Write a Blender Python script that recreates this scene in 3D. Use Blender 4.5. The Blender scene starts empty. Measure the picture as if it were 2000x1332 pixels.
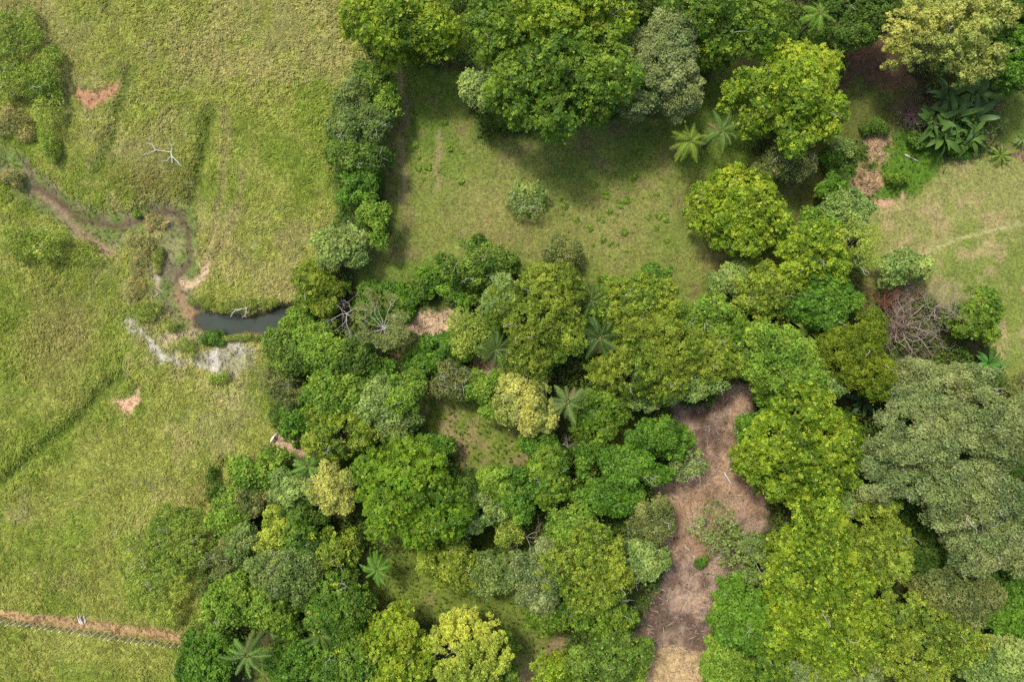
import bpy, math, random
import numpy as np
from mathutils import Vector

# ------------------------------------------------------------------ camera, sky, sun, exposure
sc = bpy.context.scene
C = sc.collection
H = 122.0                      # drone height above the pasture, looking straight down
S = H * 36.0 / 24.0 / 2000.0   # metres per photograph pixel at z = 0
cam = bpy.data.cameras.new('camera'); cam.lens = 24; cam.sensor_width = 36
cam.clip_start = 1.0; cam.clip_end = 3000
camo = bpy.data.objects.new('camera', cam); C.objects.link(camo)
camo.location = (0, 0, H); camo.rotation_euler = (0, 0, 0)
sc.camera = camo

SUN_EL, SUN_AZ = 58.0, -38.0   # azimuth from +Y towards +X
w = bpy.data.worlds.new('World'); sc.world = w; w.use_nodes = True
nt = w.node_tree; bgn = nt.nodes['Background']
sky = nt.nodes.new('ShaderNodeTexSky'); sky.sky_type = 'NISHITA'; sky.sun_disc = False
sky.sun_elevation = math.radians(SUN_EL); sky.sun_rotation = math.radians(SUN_AZ)
sky.dust_density = 4.0; sky.air_density = 1.0
nt.links.new(sky.outputs[0], bgn.inputs[0]); bgn.inputs[1].default_value = 0.15
sun = bpy.data.lights.new('sun', 'SUN'); sun.energy = 2.7; sun.angle = math.radians(8.0); sun.color = (1, 0.935, 0.82)
suno = bpy.data.objects.new('sun', sun); C.objects.link(suno); suno.location = (0, 0, 200)
az, el = math.radians(SUN_AZ), math.radians(SUN_EL)
tosun = Vector((math.sin(az) * math.cos(el), math.cos(az) * math.cos(el), math.sin(el)))
suno.rotation_euler = tosun.to_track_quat('Z', 'Y').to_euler()
sc.cycles.use_denoising = False
sc.view_settings.view_transform = 'Standard'; sc.view_settings.look = 'None'
sc.view_settings.exposure = 0.55; sc.view_settings.gamma = 1.0

# ------------------------------------------------------------------ numpy helpers
RNG = np.random.default_rng(7)
_TB = [np.random.default_rng(100 + i).random((256, 256)) for i in range(8)]
def vnoise(x, y, k=0):
    t = _TB[k % 8]
    xi = np.floor(x).astype(np.int64); yi = np.floor(y).astype(np.int64)
    fx = x - xi; fy = y - yi
    fx = fx * fx * (3 - 2 * fx); fy = fy * fy * (3 - 2 * fy)
    a = t[xi & 255, yi & 255]; b = t[(xi + 1) & 255, yi & 255]
    c = t[xi & 255, (yi + 1) & 255]; d = t[(xi + 1) & 255, (yi + 1) & 255]
    return (a * (1 - fx) + b * fx) * (1 - fy) + (c * (1 - fx) + d * fx) * fy
def fbm(x, y, k=0, o=4):
    r = 0; a = 0.5; tot = 0
    for i in range(o):
        r = r + a * vnoise(x * 2 ** i + 17.3 * i, y * 2 ** i - 9.1 * i, k + i); tot += a; a *= 0.55
    return r / tot
def sstep(a, b, x):
    t = np.clip((x - a) / (b - a), 0, 1); return t * t * (3 - 2 * t)
def poly_sd(P, px, py):
    """signed distance to polygon P (pixels), negative inside"""
    P = np.array(P, float); d = np.full(px.shape, 1e18); s = np.zeros(px.shape, bool)
    n = len(P)
    for i in range(n):
        a = P[i]; b = P[i - 1]; e = b - a
        wx = px - a[0]; wy = py - a[1]
        t = np.clip((wx * e[0] + wy * e[1]) / (e @ e), 0, 1)
        d = np.minimum(d, (wx - e[0] * t) ** 2 + (wy - e[1] * t) ** 2)
        c = (a[1] > py) != (b[1] > py)
        if e[1] != 0:
            s ^= c & (px < e[0] * (py - a[1]) / e[1] + a[0])
    d = np.sqrt(d); return np.where(s, -d, d)
def line_d(P, px, py):
    P = np.array(P, float); d = np.full(px.shape, 1e18)
    for i in range(len(P) - 1):
        a = P[i]; e = P[i + 1] - a
        wx = px - a[0]; wy = py - a[1]
        t = np.clip((wx * e[0] + wy * e[1]) / (e @ e), 0, 1)
        d = np.minimum(d, (wx - e[0] * t) ** 2 + (wy - e[1] * t) ** 2)
    return np.sqrt(d)
def to_world(px, py, z=0.0):
    k = S * (H - z) / H
    return (px - 1000.0) * k, (666.0 - py) * k

# ------------------------------------------------------------------ terrain
BED = [(-60, 290), (20, 325), (60, 365), (100, 395), (150, 430), (215, 455), (270, 430), (320, 420), (352, 440), (350, 520), (340, 570), (365, 615), (400, 640)]
SIDE = [(60, 365), (100, 405), (150, 455), (205, 495)]
POOL = [(376, 622), (395, 612), (430, 616), (482, 619), (530, 604), (562, 596), (592, 606), (640, 604), (660, 620), (640, 645), (592, 650), (545, 655), (480, 652), (430, 652), (398, 645)]
GULLY = [[(-20, 960), (60, 890), (150, 820), (190, 770), (232, 735)], [(410, 220), (392, 300), (370, 395)], [(436, 905), (412, 955), (392, 1010)],
         [(250, 130), (235, 190), (215, 260), (190, 330)]]
TRACK = [[(437, 215), (440, 290), (436, 360), (424, 420), (408, 480), (398, 530), (360, 555)], [(482, 320), (470, 400), (440, 470), (415, 510)]]
SOIL = [[(138, 172), (165, 178), (200, 176), (232, 156), (228, 172), (212, 192), (185, 206), (172, 210), (150, 190)]]
PINK = [[(214, 786), (238, 782), (260, 768), (268, 752), (272, 784), (262, 798), (238, 803)]]
CHALK = [[(246, 614), (258, 618), (262, 640), (280, 652), (300, 660), (330, 690), (350, 690), (353, 702), (335, 706), (312, 703), (290, 690), (284, 668), (262, 652)],
         [(388, 685), (420, 680), (445, 668), (478, 672), (484, 690), (476, 712), (458, 735), (446, 728), (418, 722), (392, 716), (376, 705)],
         [(486, 674), (498, 680), (497, 700), (488, 716), (478, 722), (487, 700)],
         [(500, 726), (506, 740), (496, 738)]]
def terrain(x, y):
    px = x / S + 1000; py = 666 - y / S
    z = 1.1 * (fbm(x / 38, y / 38, 1, 3) - 0.5) + 0.7 * (fbm(x / 7, y / 7, 3, 3) - 0.5)
    wl = np.exp(-np.maximum(line_d(BED, px, py) - 6, 0) ** 2 / (2 * 22.0 ** 2))
    z -= 1.15 * wl
    z -= 0.7 * np.exp(-line_d(SIDE, px, py) ** 2 / (2 * 12.0 ** 2))
    z -= 1.9 * (1 - sstep(-6, 14, poly_sd(POOL, px, py) + 16 * (fbm(x / 1.5, y / 1.5, 2, 3) - .42)))
    for g, dpt in zip(GULLY, (0.8, 1.0, 1.0, 0.6)):
        z -= dpt * np.exp(-line_d(g, px, py) ** 2 / (2 * 9.0 ** 2))
    for g in TRACK:
        z -= 0.25 * np.exp(-line_d(g, px, py) ** 2 / (2 * 4.0 ** 2))
    for g in CHALK:
        z += 0.35 * (fbm(x / 1.3, y / 1.3, 5, 3) - 0.6) * (1 - sstep(-3, 8, poly_sd(g, px, py)))
    z += 0.8 * np.exp(-((px - 950) ** 2 + (py - 360) ** 2) / (2 * 70.0 ** 2))
    # rough pasture surface
    pm = 1 - sstep(-20, 20, poly_sd(P_PASTURE, px, py))
    z += pm * 0.32 * (fbm(x / 1.6, y / 1.6, 2, 2) - 0.5)
    fade = np.exp(-np.maximum(np.hypot(x, y) - 300, 0) ** 2 / 3e4)
    return z * fade
P_PASTURE = [(-900, -700), (690, -700), (695, 60), (722, 118), (650, 200), (640, 300), (665, 390), (640, 520), (560, 640), (530, 700), (530, 790), (545, 850), (500, 900), (430, 960), (400, 1100), (388, 1240), (350, 1400), (330, 1900), (-900, 1900)]
P_CLEAR = [(752, 120), (900, 138), (930, 280), (1200, 232), (1340, 220), (1430, 80), (1500, 110), (1470, 300), (1610, 330), (1590, 460), (1530, 530), (1400, 620), (1300, 640), (1180, 570), (1080, 530), (900, 520), (700, 570), (685, 505), (765, 460), (735, 300)]
P_LAWN = [(1690, 420), (1740, 372), (1820, 345), (1880, 300), (2700, 280), (2700, 780), (1970, 770), (1925, 640), (1800, 580), (1680, 600)]
P_TOPL = [(1655, 60), (1760, 80), (1800, 200), (1760, 260), (1700, 250), (1620, 330), (1600, 480), (1540, 530), (1560, 330), (1640, 200)]
P_SIDE = [(1955, 175), (2300, 160), (2300, 300), (1945, 292)]
P_LUSH = [(1700, 262), (1760, 255), (1842, 300), (1830, 345), (1770, 384), (1705, 392), (1700, 340)]
P_CANE = [(1694, 262), (1730, 250), (1742, 268), (1722, 330), (1720, 372), (1690, 392), (1648, 388), (1640, 372), (1680, 330)]
P_LITTER = [(1424, 752), (1470, 752), (1462, 830), (1482, 940), (1498, 1000), (1450, 1130), (1400, 1210), (1375, 1290), (1378, 1500), (1230, 1500), (1240, 1250), (1300, 1110), (1290, 1020), (1270, 950), (1330, 880), (1310, 790), (1380, 790)]
P_STRAW = [(1255, 1272), (1300, 1268), (1370, 1275), (1380, 1500), (1240, 1500), (1250, 1310)]
P_DRY = [[(775, 645), (818, 612), (890, 606), (895, 640), (880, 668), (850, 690), (815, 690)], [(760, 690), (790, 700), (800, 730), (775, 725)],
         [(536, 848), (600, 835), (608, 880), (590, 905), (572, 918), (540, 895)], [(905, 680), (1000, 690), (1000, 740), (930, 735)]]
P_GLADE = [[(830, 745), (900, 745), (960, 800), (1040, 850), (1040, 900), (960, 925), (900, 905), (850, 850), (810, 800)], [(700, 1080), (860, 1065), (1000, 1140), (1010, 1190), (930, 1200), (760, 1215), (690, 1170)],
           [(970, 1180), (1090, 1170), (1110, 1260), (1060, 1320), (1000, 1400), (980, 1280)], [(1200, 820), (1270, 830), (1240, 900), (1160, 905), (1150, 880)], [(500, 1270), (560, 1250), (550, 1400), (500, 1400)], [(1760, 1030), (1800, 1050), (1800, 1100), (1775, 1080)]]
PATH = [(-60, 1186), (0, 1197), (45, 1203), (60, 1207), (100, 1209), (150, 1216), (200, 1222), (250, 1231), (300, 1234), (350, 1243), (385, 1250)]
TRAIL = [(1800, 500), (1835, 482), (1880, 465), (1930, 452), (1975, 442), (2060, 430)]

def lerp(a, b, m):
    return a * (1 - m)[:, None] + np.asarray(b) * m[:, None]
def zones(x, y):
    """albedo, tall-grass density, short-grass density, undergrowth density at world points"""
    px0 = x / S + 1000; py0 = 666 - y / S
    wx = (fbm(x / 2.2, y / 2.2, 1, 3) - 0.5); wy = (fbm(x / 2.2, y / 2.2, 4, 3) - 0.5)
    px = px0 + 26 * wx; py = py0 + 26 * wy
    n1 = fbm(x / 9, y / 9, 2, 4); n2 = fbm(x / 2.3, y / 3.1, 5, 4); n3 = fbm(x / 0.9, y / 0.9, 6, 3); n4 = fbm(x / 17, y / 17, 0, 3)
    # pasture
    past = lerp(np.tile((0.265, 0.295, 0.058), (len(x), 1)), (0.185, 0.25, 0.032), sstep(0.42, 0.62, 0.6 * n1 + 0.4 * n2))
    past = lerp(past, (0.335, 0.30, 0.115), 0.6 * sstep(0.48, 0.66, 0.55 * n4 + 0.45 * n2))
    past = past * (0.80 + 0.52 * n3)[:, None]
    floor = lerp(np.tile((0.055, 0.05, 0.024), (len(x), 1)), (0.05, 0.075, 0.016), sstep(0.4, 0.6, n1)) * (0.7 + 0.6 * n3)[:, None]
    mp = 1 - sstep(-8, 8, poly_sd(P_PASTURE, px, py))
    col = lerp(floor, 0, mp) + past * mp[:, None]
    tall = mp.copy(); short = np.zeros_like(mp); under = 1 - mp
    def put(m, c, tl=0.0, sh=0.0, un=0.0):
        nonlocal col, tall, short, under
        c = np.broadcast_to(np.asarray(c, float), col.shape)
        col = col * (1 - m)[:, None] + c * m[:, None]
        tall = tall * (1 - m) + tl * m; short = short * (1 - m) + sh * m; under = under * (1 - m) + un * m
    # green gullies and scrubby dark slope in the pasture
    for g in GULLY[:2] + GULLY[3:]:
        put(0.7 * np.exp(-line_d(g, px, py) ** 2 / (2 * 9.0 ** 2)), (0.09, 0.155, 0.018), 1)
    put(0.65 * np.exp(-(((px - 300) / 75) ** 2 + ((py - 350) / 38) ** 2)), np.array((0.16, 0.135, 0.04)), 1)
    put(0.5 * np.exp(-(((px - 120) / 60) ** 2 + ((py - 650) / 90) ** 2)), np.array((0.24, 0.2, 0.075)), 1)
    # clearing
    clr = lerp(np.tile((0.092, 0.142, 0.021), (len(x), 1)), (0.135, 0.165, 0.035), sstep(0.38, 0.62, n1))
    clr = lerp(clr, (0.15, 0.105, 0.058), 0.5 * sstep(0.53, 0.68, 0.35 * n1 + 0.65 * n2))
    clr = lerp(clr, (0.20, 0.19, 0.06), 0.8 * np.exp(-(((px - 960) / 110) ** 2 + ((py - 400) / 70) ** 2)))  # yellow-lit area of the clearing, sunlight painted into the ground colour
    clr = lerp(clr, (0.185, 0.18, 0.055), 0.6 * np.exp(-(((px - 1200) / 150) ** 2 + ((py - 440) / 100) ** 2)))  # second, wider lit area painted in the same way
    clr = clr * (0.75 + 0.5 * n3)[:, None]
    put(1 - sstep(-8, 10, poly_sd(P_CLEAR, px, py)), clr, 0, 1, 0)
    for tr, wd in (([(780, 130), (795, 200), (785, 260), (790, 330), (785, 400)], 5), ([(865, 260), (858, 310), (850, 340), (852, 370)], 3)):
        put(0.6 * np.exp(-line_d(tr, px, py) ** 2 / (2 * wd ** 2)), (0.25, 0.18, 0.11), 0, .4)
    lw = lerp(np.tile((0.19, 0.2, 0.06), (len(x), 1)), (0.14, 0.178, 0.038), sstep(0.4, 0.6, n1))
    lw = lerp(lw, (0.3, 0.23, 0.12), 0.6 * sstep(0.52, 0.7, n2)) * (0.82 + 0.36 * n3)[:, None]
    put(1 - sstep(-8, 10, poly_sd(P_LAWN, px, py)), lw, 0, 1, 0)
    put(0.75 * np.exp(-line_d(TRAIL, px0, py0) ** 2 / (2 * 2.2 ** 2)), (0.33, 0.31, 0.14), 0, .6)
    tl = lerp(np.tile((0.085, 0.1, 0.022), (len(x), 1)), (0.1, 0.062, 0.036), sstep(0.4, 0.6, n2 * 0.5 + 0.5 * sstep(220, 100, py)))
    put(1 - sstep(-8, 10, poly_sd(P_TOPL, px, py)), tl * (0.75 + 0.5 * n3)[:, None], 0, .8, 0)
    put(1 - sstep(-8, 10, poly_sd(P_SIDE, px, py)), np.array((0.11, 0.15, 0.028)), 0, 1, 0)
    put(1 - sstep(-10, 12, poly_sd(P_LUSH, px, py)), np.array((0.07, 0.14, 0.014)) * (0.7 + 0.6 * n3)[:, None], 0, 1, .2)
    put(0.95 * sstep(.22, .40, n2) * (1 - sstep(-10, 10, poly_sd(P_CANE, px + 30 * (n2 - .5), py + 30 * (n3 - .5)))), np.array((0.3, 0.2, 0.11)) * (0.5 + n3)[:, None], 0, .1, .05)
    put(np.exp(-(((px0 - 1725) / 24) ** 2 + ((py0 - 396) / 8) ** 2) ** 2), (0.4, 0.25, 0.15), 0, 0, 0)
    put(np.exp(-(((px0 - 1764) / 5) ** 2 + ((py0 - 384) / 8) ** 2)), (0.42, 0.27, 0.16), 0, 0, 0)
    put(np.exp(-line_d([(1950, 190), (1942, 240), (1930, 275), (1960, 290), (2000, 305)], px, py) ** 2 / (2 * 6.0 ** 2)), (0.2, 0.12, 0.085), 0, .2, .1)
    # forest glades, litter, dry patches
    gl = lerp(np.tile((0.125, 0.165, 0.028), (len(x), 1)), (0.23, 0.18, 0.085), sstep(0.49, 0.68, 0.5 * n1 + 0.5 * n2)) * (0.75 + 0.5 * n3)[:, None]
    for g in P_GLADE:
        put(1 - sstep(-8, 14, poly_sd(g, px, py)), gl, .25, .8, .25)
    lt = lerp(np.tile((0.27, 0.195, 0.14), (len(x), 1)), (0.11, 0.074, 0.053), sstep(0.42, 0.62, 0.4 * n1 + 0.6 * n2))  # dark patches: red-brown soil, and shadow patches painted into the litter
    lt = lerp(lt, (0.30, 0.19, 0.11), 0.55 * sstep(0.55, 0.72, n4)) * (0.6 + 0.8 * n3)[:, None]
    put(1 - sstep(-6, 10, poly_sd(P_LITTER, px, py)), lt, 0, 0, 0.02)
    put(1 - sstep(-8, 14, poly_sd(P_STRAW, px, py)), np.array((0.36, 0.265, 0.135)) * (0.6 + 0.8 * n3)[:, None], 0, 0, 0)
    put(np.exp(-(((px - 1445) / 20) ** 2 + ((py - 768) / 14) ** 2)), (0.42, 0.3, 0.22), 0, 0, 0)
    for g in P_DRY:
        put(0.95 * (1 - sstep(-6, 8, poly_sd(g, px, py))), np.array((0.40, 0.29, 0.18)) * (0.55 + 0.9 * n3)[:, None], 0, .12, 0.03)
    # stream bed
    db = line_d(BED, px, py)
    bedc = lerp(np.tile((0.11, 0.15, 0.04), (len(x), 1)), (0.15, 0.135, 0.075), sstep(0.45, 0.64, n2))
    put((1 - sstep(24, 40, db)) * 0.92, bedc * (0.7 + 0.6 * n3)[:, None], .05, .5, 0)
    put(np.exp(-(((px - 330) / 42) ** 2 + ((py - 540) / 75) ** 2) ** 2) * 0.85, bedc * (0.7 + 0.6 * n3)[:, None], .05, .4, 0)
    put(np.exp(-(((px - 335) / 22) ** 2 + ((py - 478) / 26) ** 2) ** 2) * 0.8, (0.21, 0.22, 0.085), 0, .3, 0)
    put(np.exp(-line_d(SIDE, px, py) ** 2 / (2 * 8.0 ** 2)) * 0.9, np.array((0.21, 0.15, 0.10)) * (0.6 + 0.8 * n3)[:, None], 0, 0.05, 0)
    put(0.9 * np.exp(-line_d([(60, 365), (105, 392), (150, 425), (215, 442), (262, 432), (300, 414), (340, 412), (362, 450), (366, 510), (345, 535), (343, 575), (370, 615), (395, 640)], px0 + 8 * wx, py0 + 8 * wy) ** 2 / (2 * 5.5 ** 2)), (0.085, 0.06, 0.038), 0, 0, 0)
    put(0.85 * np.exp(-line_d([(345, 575), (358, 605), (385, 632)], px, py) ** 2 / (2 * 9.0 ** 2)), (0.27, 0.175, 0.10), 0, 0, 0)
    put(0.6 * np.exp(-line_d([(308, 528), (304, 550), (300, 570)], px, py) ** 2 / (2 * 4.0 ** 2)), (0.45, 0.37, 0.28), 0, 0, 0)
    put(np.exp(-(((px - 340) / 40) ** 2 + ((py - 660) / 18) ** 2) ** 2) * 0.8, np.array((0.33, 0.26, 0.17)) * (0.6 + 0.8 * n3)[:, None], .1, .15, 0)
    for t in TRACK:
        put(0.55 * np.exp(-line_d(t, px, py) ** 2 / (2 * 4.0 ** 2)), np.array((0.30, 0.23, 0.12)), .5, 0, 0)
    put(0.9 * np.exp(-line_d([(398, 520), (392, 545), (360, 556)], px, py) ** 2 / (2 * 7.0 ** 2)), np.array((0.42, 0.31, 0.2)), .1, 0, 0)
    for g in CHALK:
        put((1 - sstep(-7, 7, poly_sd(g, px + 20 * (n3 - .5), py + 20 * (n2 - .5)))) * .95, lerp(np.tile((0.40, 0.375, 0.32), (len(x), 1)), (0.24, 0.235, 0.14), sstep(.38, .54, n2)) * (0.6 + 0.7 * n3)[:, None], .12, .25, 0)
    put(0.7 * sstep(.42, .56, n2) * np.exp(-line_d([(250, 618), (266, 648), (296, 670), (320, 700), (350, 704), (386, 708), (420, 722), (456, 734)], px, py) ** 2 / (2 * 4.0 ** 2)), (0.36, 0.335, 0.28), .1, .15, 0)
    put(0.55 * np.exp(-(((px - 455) / 35) ** 2 + ((py - 780) / 50) ** 2)), (0.33, 0.29, 0.14), .35, .2, 0)
    for g in SOIL:
        put(1 - sstep(-5, 6, poly_sd(g, px0 + 14 * wx, py0 + 14 * wy)), np.array((0.31, 0.175, 0.095)) * (0.8 + 0.4 * n3)[:, None], .08, 0.1, 0)
    for g in PINK:
        put(0.9 * (1 - sstep(-4, 6, poly_sd(g, px, py))), np.array((0.5, 0.33, 0.21)), .1, 0, 0)
    dp = line_d(PATH, px0 + 10 * wx, py0 + 10 * wy)
    put(1 - sstep(2, 12, dp), np.array((0.37, 0.235, 0.125)) * (0.75 + 0.5 * n3)[:, None], .06, 0, 0)
    put(0.5 * (1 - sstep(8, 20, dp - 0.0)) * (py0 > 1200), np.array((0.3, 0.21, 0.1)), .5, .2, 0)
    wd = poly_sd(POOL, px0, py0)
    put(1 - sstep(0, 9, wd + 14 * wx), np.array((0.075, 0.065, 0.035)), 0, .1, 0)
    return np.clip(col, 0, 1), tall, short, under

# ------------------------------------------------------------------ materials
def new_mat(name):
    m = bpy.data.materials.new(name); m.use_nodes = True
    return m, m.node_tree, m.node_tree.nodes['Principled BSDF']
def attr_mat(name, rough=0.75, spec=0.25, transl=0.0, noise=0.0, nscale=3.0, bump=0.0, huevar=0.0):
    m, t, b = new_mat(name)
    a = t.nodes.new('ShaderNodeAttribute'); a.attribute_name = 'tone'
    col = a.outputs['Color']
    if noise:
        tc = t.nodes.new('ShaderNodeTexCoord'); n = t.nodes.new('ShaderNodeTexNoise')
        n.inputs['Scale'].default_value = nscale; n.inputs['Detail'].default_value = 6
        t.links.new(tc.outputs['Object'], n.inputs['Vector'])
        mr = t.nodes.new('ShaderNodeMapRange'); mr.inputs['From Min'].default_value = 0.3; mr.inputs['From Max'].default_value = 0.7
        mr.inputs['To Min'].default_value = 1 - noise; mr.inputs['To Max'].default_value = 1 + noise
        t.links.new(n.outputs['Fac'], mr.inputs['Value'])
        mx = t.nodes.new('ShaderNodeVectorMath'); mx.operation = 'SCALE'
        t.links.new(col, mx.inputs[0]); t.links.new(mr.outputs[0], mx.inputs['Scale'])
        col = mx.outputs[0]
        if bump:
            bp = t.nodes.new('ShaderNodeBump'); bp.inputs['Strength'].default_value = bump; bp.inputs['Distance'].default_value = 0.15
            t.links.new(n.outputs['Fac'], bp.inputs['Height']); t.links.new(bp.outputs[0], b.inputs['Normal'])
    t.links.new(col, b.inputs['Base Color'])
    b.inputs['Roughness'].default_value = rough; b.inputs['Specular IOR Level'].default_value = spec
    if transl:
        tr = t.nodes.new('ShaderNodeBsdfTranslucent'); t.links.new(col, tr.inputs['Color'])
        mix = t.nodes.new('ShaderNodeMixShader'); mix.inputs[0].default_value = transl
        t.links.new(b.outputs[0], mix.inputs[1]); t.links.new(tr.outputs[0], mix.inputs[2])
        t.links.new(mix.outputs[0], t.nodes['Material Output'].inputs['Surface'])
    return m
def wood_mat(name, c1, c2, scale=4.0, rough=0.85):
    m, t, b = new_mat(name)
    tc = t.nodes.new('ShaderNodeTexCoord'); n = t.nodes.new('ShaderNodeTexNoise')
    n.inputs['Scale'].default_value = scale; n.inputs['Detail'].default_value = 5
    r = t.nodes.new('ShaderNodeValToRGB'); r.color_ramp.elements[0].color = (*c1, 1); r.color_ramp.elements[1].color = (*c2, 1)
    r.color_ramp.elements[0].position = 0.3; r.color_ramp.elements[1].position = 0.7
    t.links.new(tc.outputs['Object'], n.inputs['Vector']); t.links.new(n.outputs['Fac'], r.inputs[0]); t.links.new(r.outputs[0], b.inputs['Base Color'])
    b.inputs['Roughness'].default_value = rough; b.inputs['Specular IOR Level'].default_value = 0.2
    return m
M_GROUND = attr_mat('soil_and_turf', 0.95, 0.1, 0, 0.32, 2.2, 0.8)
M_GRASS = attr_mat('grass_blades', 0.7, 0.2, 0.25)
M_LEAF = attr_mat('foliage', 0.65, 0.18, 0.36)
M_GLOSSY = attr_mat('glossy_foliage', 0.5, 0.25, 0.36)
M_LITTER = attr_mat('dry_litter', 0.9, 0.1)
M_BARK = wood_mat('bark', (0.06, 0.045, 0.03), (0.16, 0.13, 0.095))
M_PALE = wood_mat('pale_dead_wood', (0.30, 0.28, 0.25), (0.5, 0.47, 0.42))
M_GREYTWIG = wood_mat('grey_twigs', (0.2, 0.17, 0.14), (0.36, 0.31, 0.26))
M_PINKTWIG = wood_mat('pinkish_dry_twigs', (0.22, 0.175, 0.14), (0.40, 0.335, 0.28))
M_BROWNTWIG = wood_mat('brown_dry_twigs', (0.09, 0.04, 0.028), (0.24, 0.11, 0.07))
M_PURPLE = wood_mat('purple_brown_twigs', (0.07, 0.045, 0.045), (0.17, 0.115, 0.11))
M_WHITE = wood_mat('bleached_wood', (0.40, 0.38, 0.35), (0.58, 0.56, 0.52))
M_POST = wood_mat('split_wood_post', (0.46, 0.39, 0.29), (0.66, 0.58, 0.45), 6)
M_HIDE = wood_mat('cream_hide', (0.6, 0.56, 0.48), (0.75, 0.71, 0.63), 2)
def metal_wire():
    m, t, b = new_mat('rusty_wire'); b.inputs['Base Color'].default_value = (0.12, 0.09, 0.07, 1); b.inputs['Metallic'].default_value = 0.6; b.inputs['Roughness'].default_value = 0.6
    return m
M_WIRE = metal_wire()
def water_mat():
    m, t, b = new_mat('murky_pool_water')
    tc = t.nodes.new('ShaderNodeTexCoord'); n = t.nodes.new('ShaderNodeTexNoise'); n.inputs['Scale'].default_value = 0.35; n.inputs['Detail'].default_value = 4
    r = t.nodes.new('ShaderNodeValToRGB'); r.color_ramp.elements[0].color = (0.022, 0.034, 0.024, 1); r.color_ramp.elements[1].color = (0.045, 0.058, 0.042, 1)
    t.links.new(tc.outputs['Object'], n.inputs['Vector']); t.links.new(n.outputs['Fac'], r.inputs[0]); t.links.new(r.outputs[0], b.inputs['Base Color'])
    b.inputs['Roughness'].default_value = 0.12; b.inputs['IOR'].default_value = 1.33
    n2 = t.nodes.new('ShaderNodeTexNoise'); n2.inputs['Scale'].default_value = 1.5; bp = t.nodes.new('ShaderNodeBump'); bp.inputs['Strength'].default_value = 0.15; bp.inputs['Distance'].default_value = 0.05
    t.links.new(tc.outputs['Object'], n2.inputs['Vector']); t.links.new(n2.outputs['Fac'], bp.inputs['Height']); t.links.new(bp.outputs[0], b.inputs['Normal'])
    return m
M_WATER = water_mat()

# ------------------------------------------------------------------ mesh helpers
STAT = {'tris': 0}
def mesh_np(name, V, F, k, tone=None, mat=None, smooth=False):
    """V (n,3), F (m,k) faces of k corners, tone (m,3) per-face colour"""
    me = bpy.data.meshes.new(name)
    m = len(F)
    me.vertices.add(len(V)); me.vertices.foreach_set('co', np.ascontiguousarray(V, np.float32).ravel())
    me.loops.add(m * k); me.loops.foreach_set('vertex_index', np.ascontiguousarray(F, np.int32).ravel())
    me.polygons.add(m); me.polygons.foreach_set('loop_start', np.arange(0, m * k, k, dtype=np.int32))
    if tone is not None:
        dom = 'FACE' if len(tone) == m else 'POINT'
        a = me.attributes.new('tone', 'FLOAT_COLOR', dom)
        a.data.foreach_set('color', np.hstack([tone, np.ones((len(tone), 1))]).astype(np.float32).ravel())
    if smooth: me.polygons.foreach_set('use_smooth', np.ones(m, bool))
    me.update(calc_edges=True)
    if mat: me.materials.append(mat)
    STAT['tris'] += m * (k - 2)
    return me
def obj(name, me, parent=None, loc=(0, 0, 0), rot=(0, 0, 0), scale=(1, 1, 1)):
    o = bpy.data.objects.new(name, me); C.objects.link(o)
    o.location = loc; o.rotation_euler = rot; o.scale = scale
    if parent: o.parent = parent
    return o
LABELS = {}
def tag(o, label, cat, group=None):
    o['label'] = label; o['category'] = cat
    if group: o['group'] = group
    return o
def thing(name, loc, label, cat, group=None):
    return tag(obj(name, None, loc=loc), label, cat, group)
def norm(a):
    return a / np.maximum(np.linalg.norm(a, axis=-1, keepdims=True), 1e-9)
def zat(x, y):
    return float(terrain(np.array([x]), np.array([y]))[0])
class Tubes:
    def __init__(s): s.V = []; s.F = []; s.n = 0
    def add(s, pts, rads, sides=5):
        pts = np.asarray(pts, float); rads = np.asarray(rads, float); n = len(pts)
        d = norm(np.gradient(pts, axis=0))
        ref = np.where(np.abs(d[:, 2:3]) > 0.9, np.array([[1., 0, 0]]), np.array([[0, 0, 1.]]))
        u = norm(np.cross(d, ref)); v = np.cross(d, u)
        a = np.arange(sides) * 2 * math.pi / sides
        ring = pts[:, None, :] + rads[:, None, None] * (np.cos(a)[None, :, None] * u[:, None, :] + np.sin(a)[None, :, None] * v[:, None, :])
        s.V.append(ring.reshape(-1, 3))
        i = np.arange(n - 1)[:, None] * sides; j = np.arange(sides)[None, :]; j2 = (j + 1) % sides
        s.F.append(np.stack([i + j, i + j2, i + sides + j2, i + sides + j], -1).reshape(-1, 4) + s.n)
        s.n += n * sides
    def mesh(s, name, mat):
        return mesh_np(name, np.vstack(s.V), np.vstack(s.F), 4, None, mat, True)
def bent(a, b, n, wob, rng, sag=0.0):
    t = np.linspace(0, 1, n)[:, None]
    p = np.asarray(a) * (1 - t) + np.asarray(b) * t
    L = np.linalg.norm(np.asarray(b) - np.asarray(a))
    w_ = rng.normal(0, wob * L, (n, 3)); w_[0] = 0; w_[-1] *= 0.3
    p = p + w_
    p[:, 2] += sag * L * 4 * (t * (1 - t))[:, 0]
    return p

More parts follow.
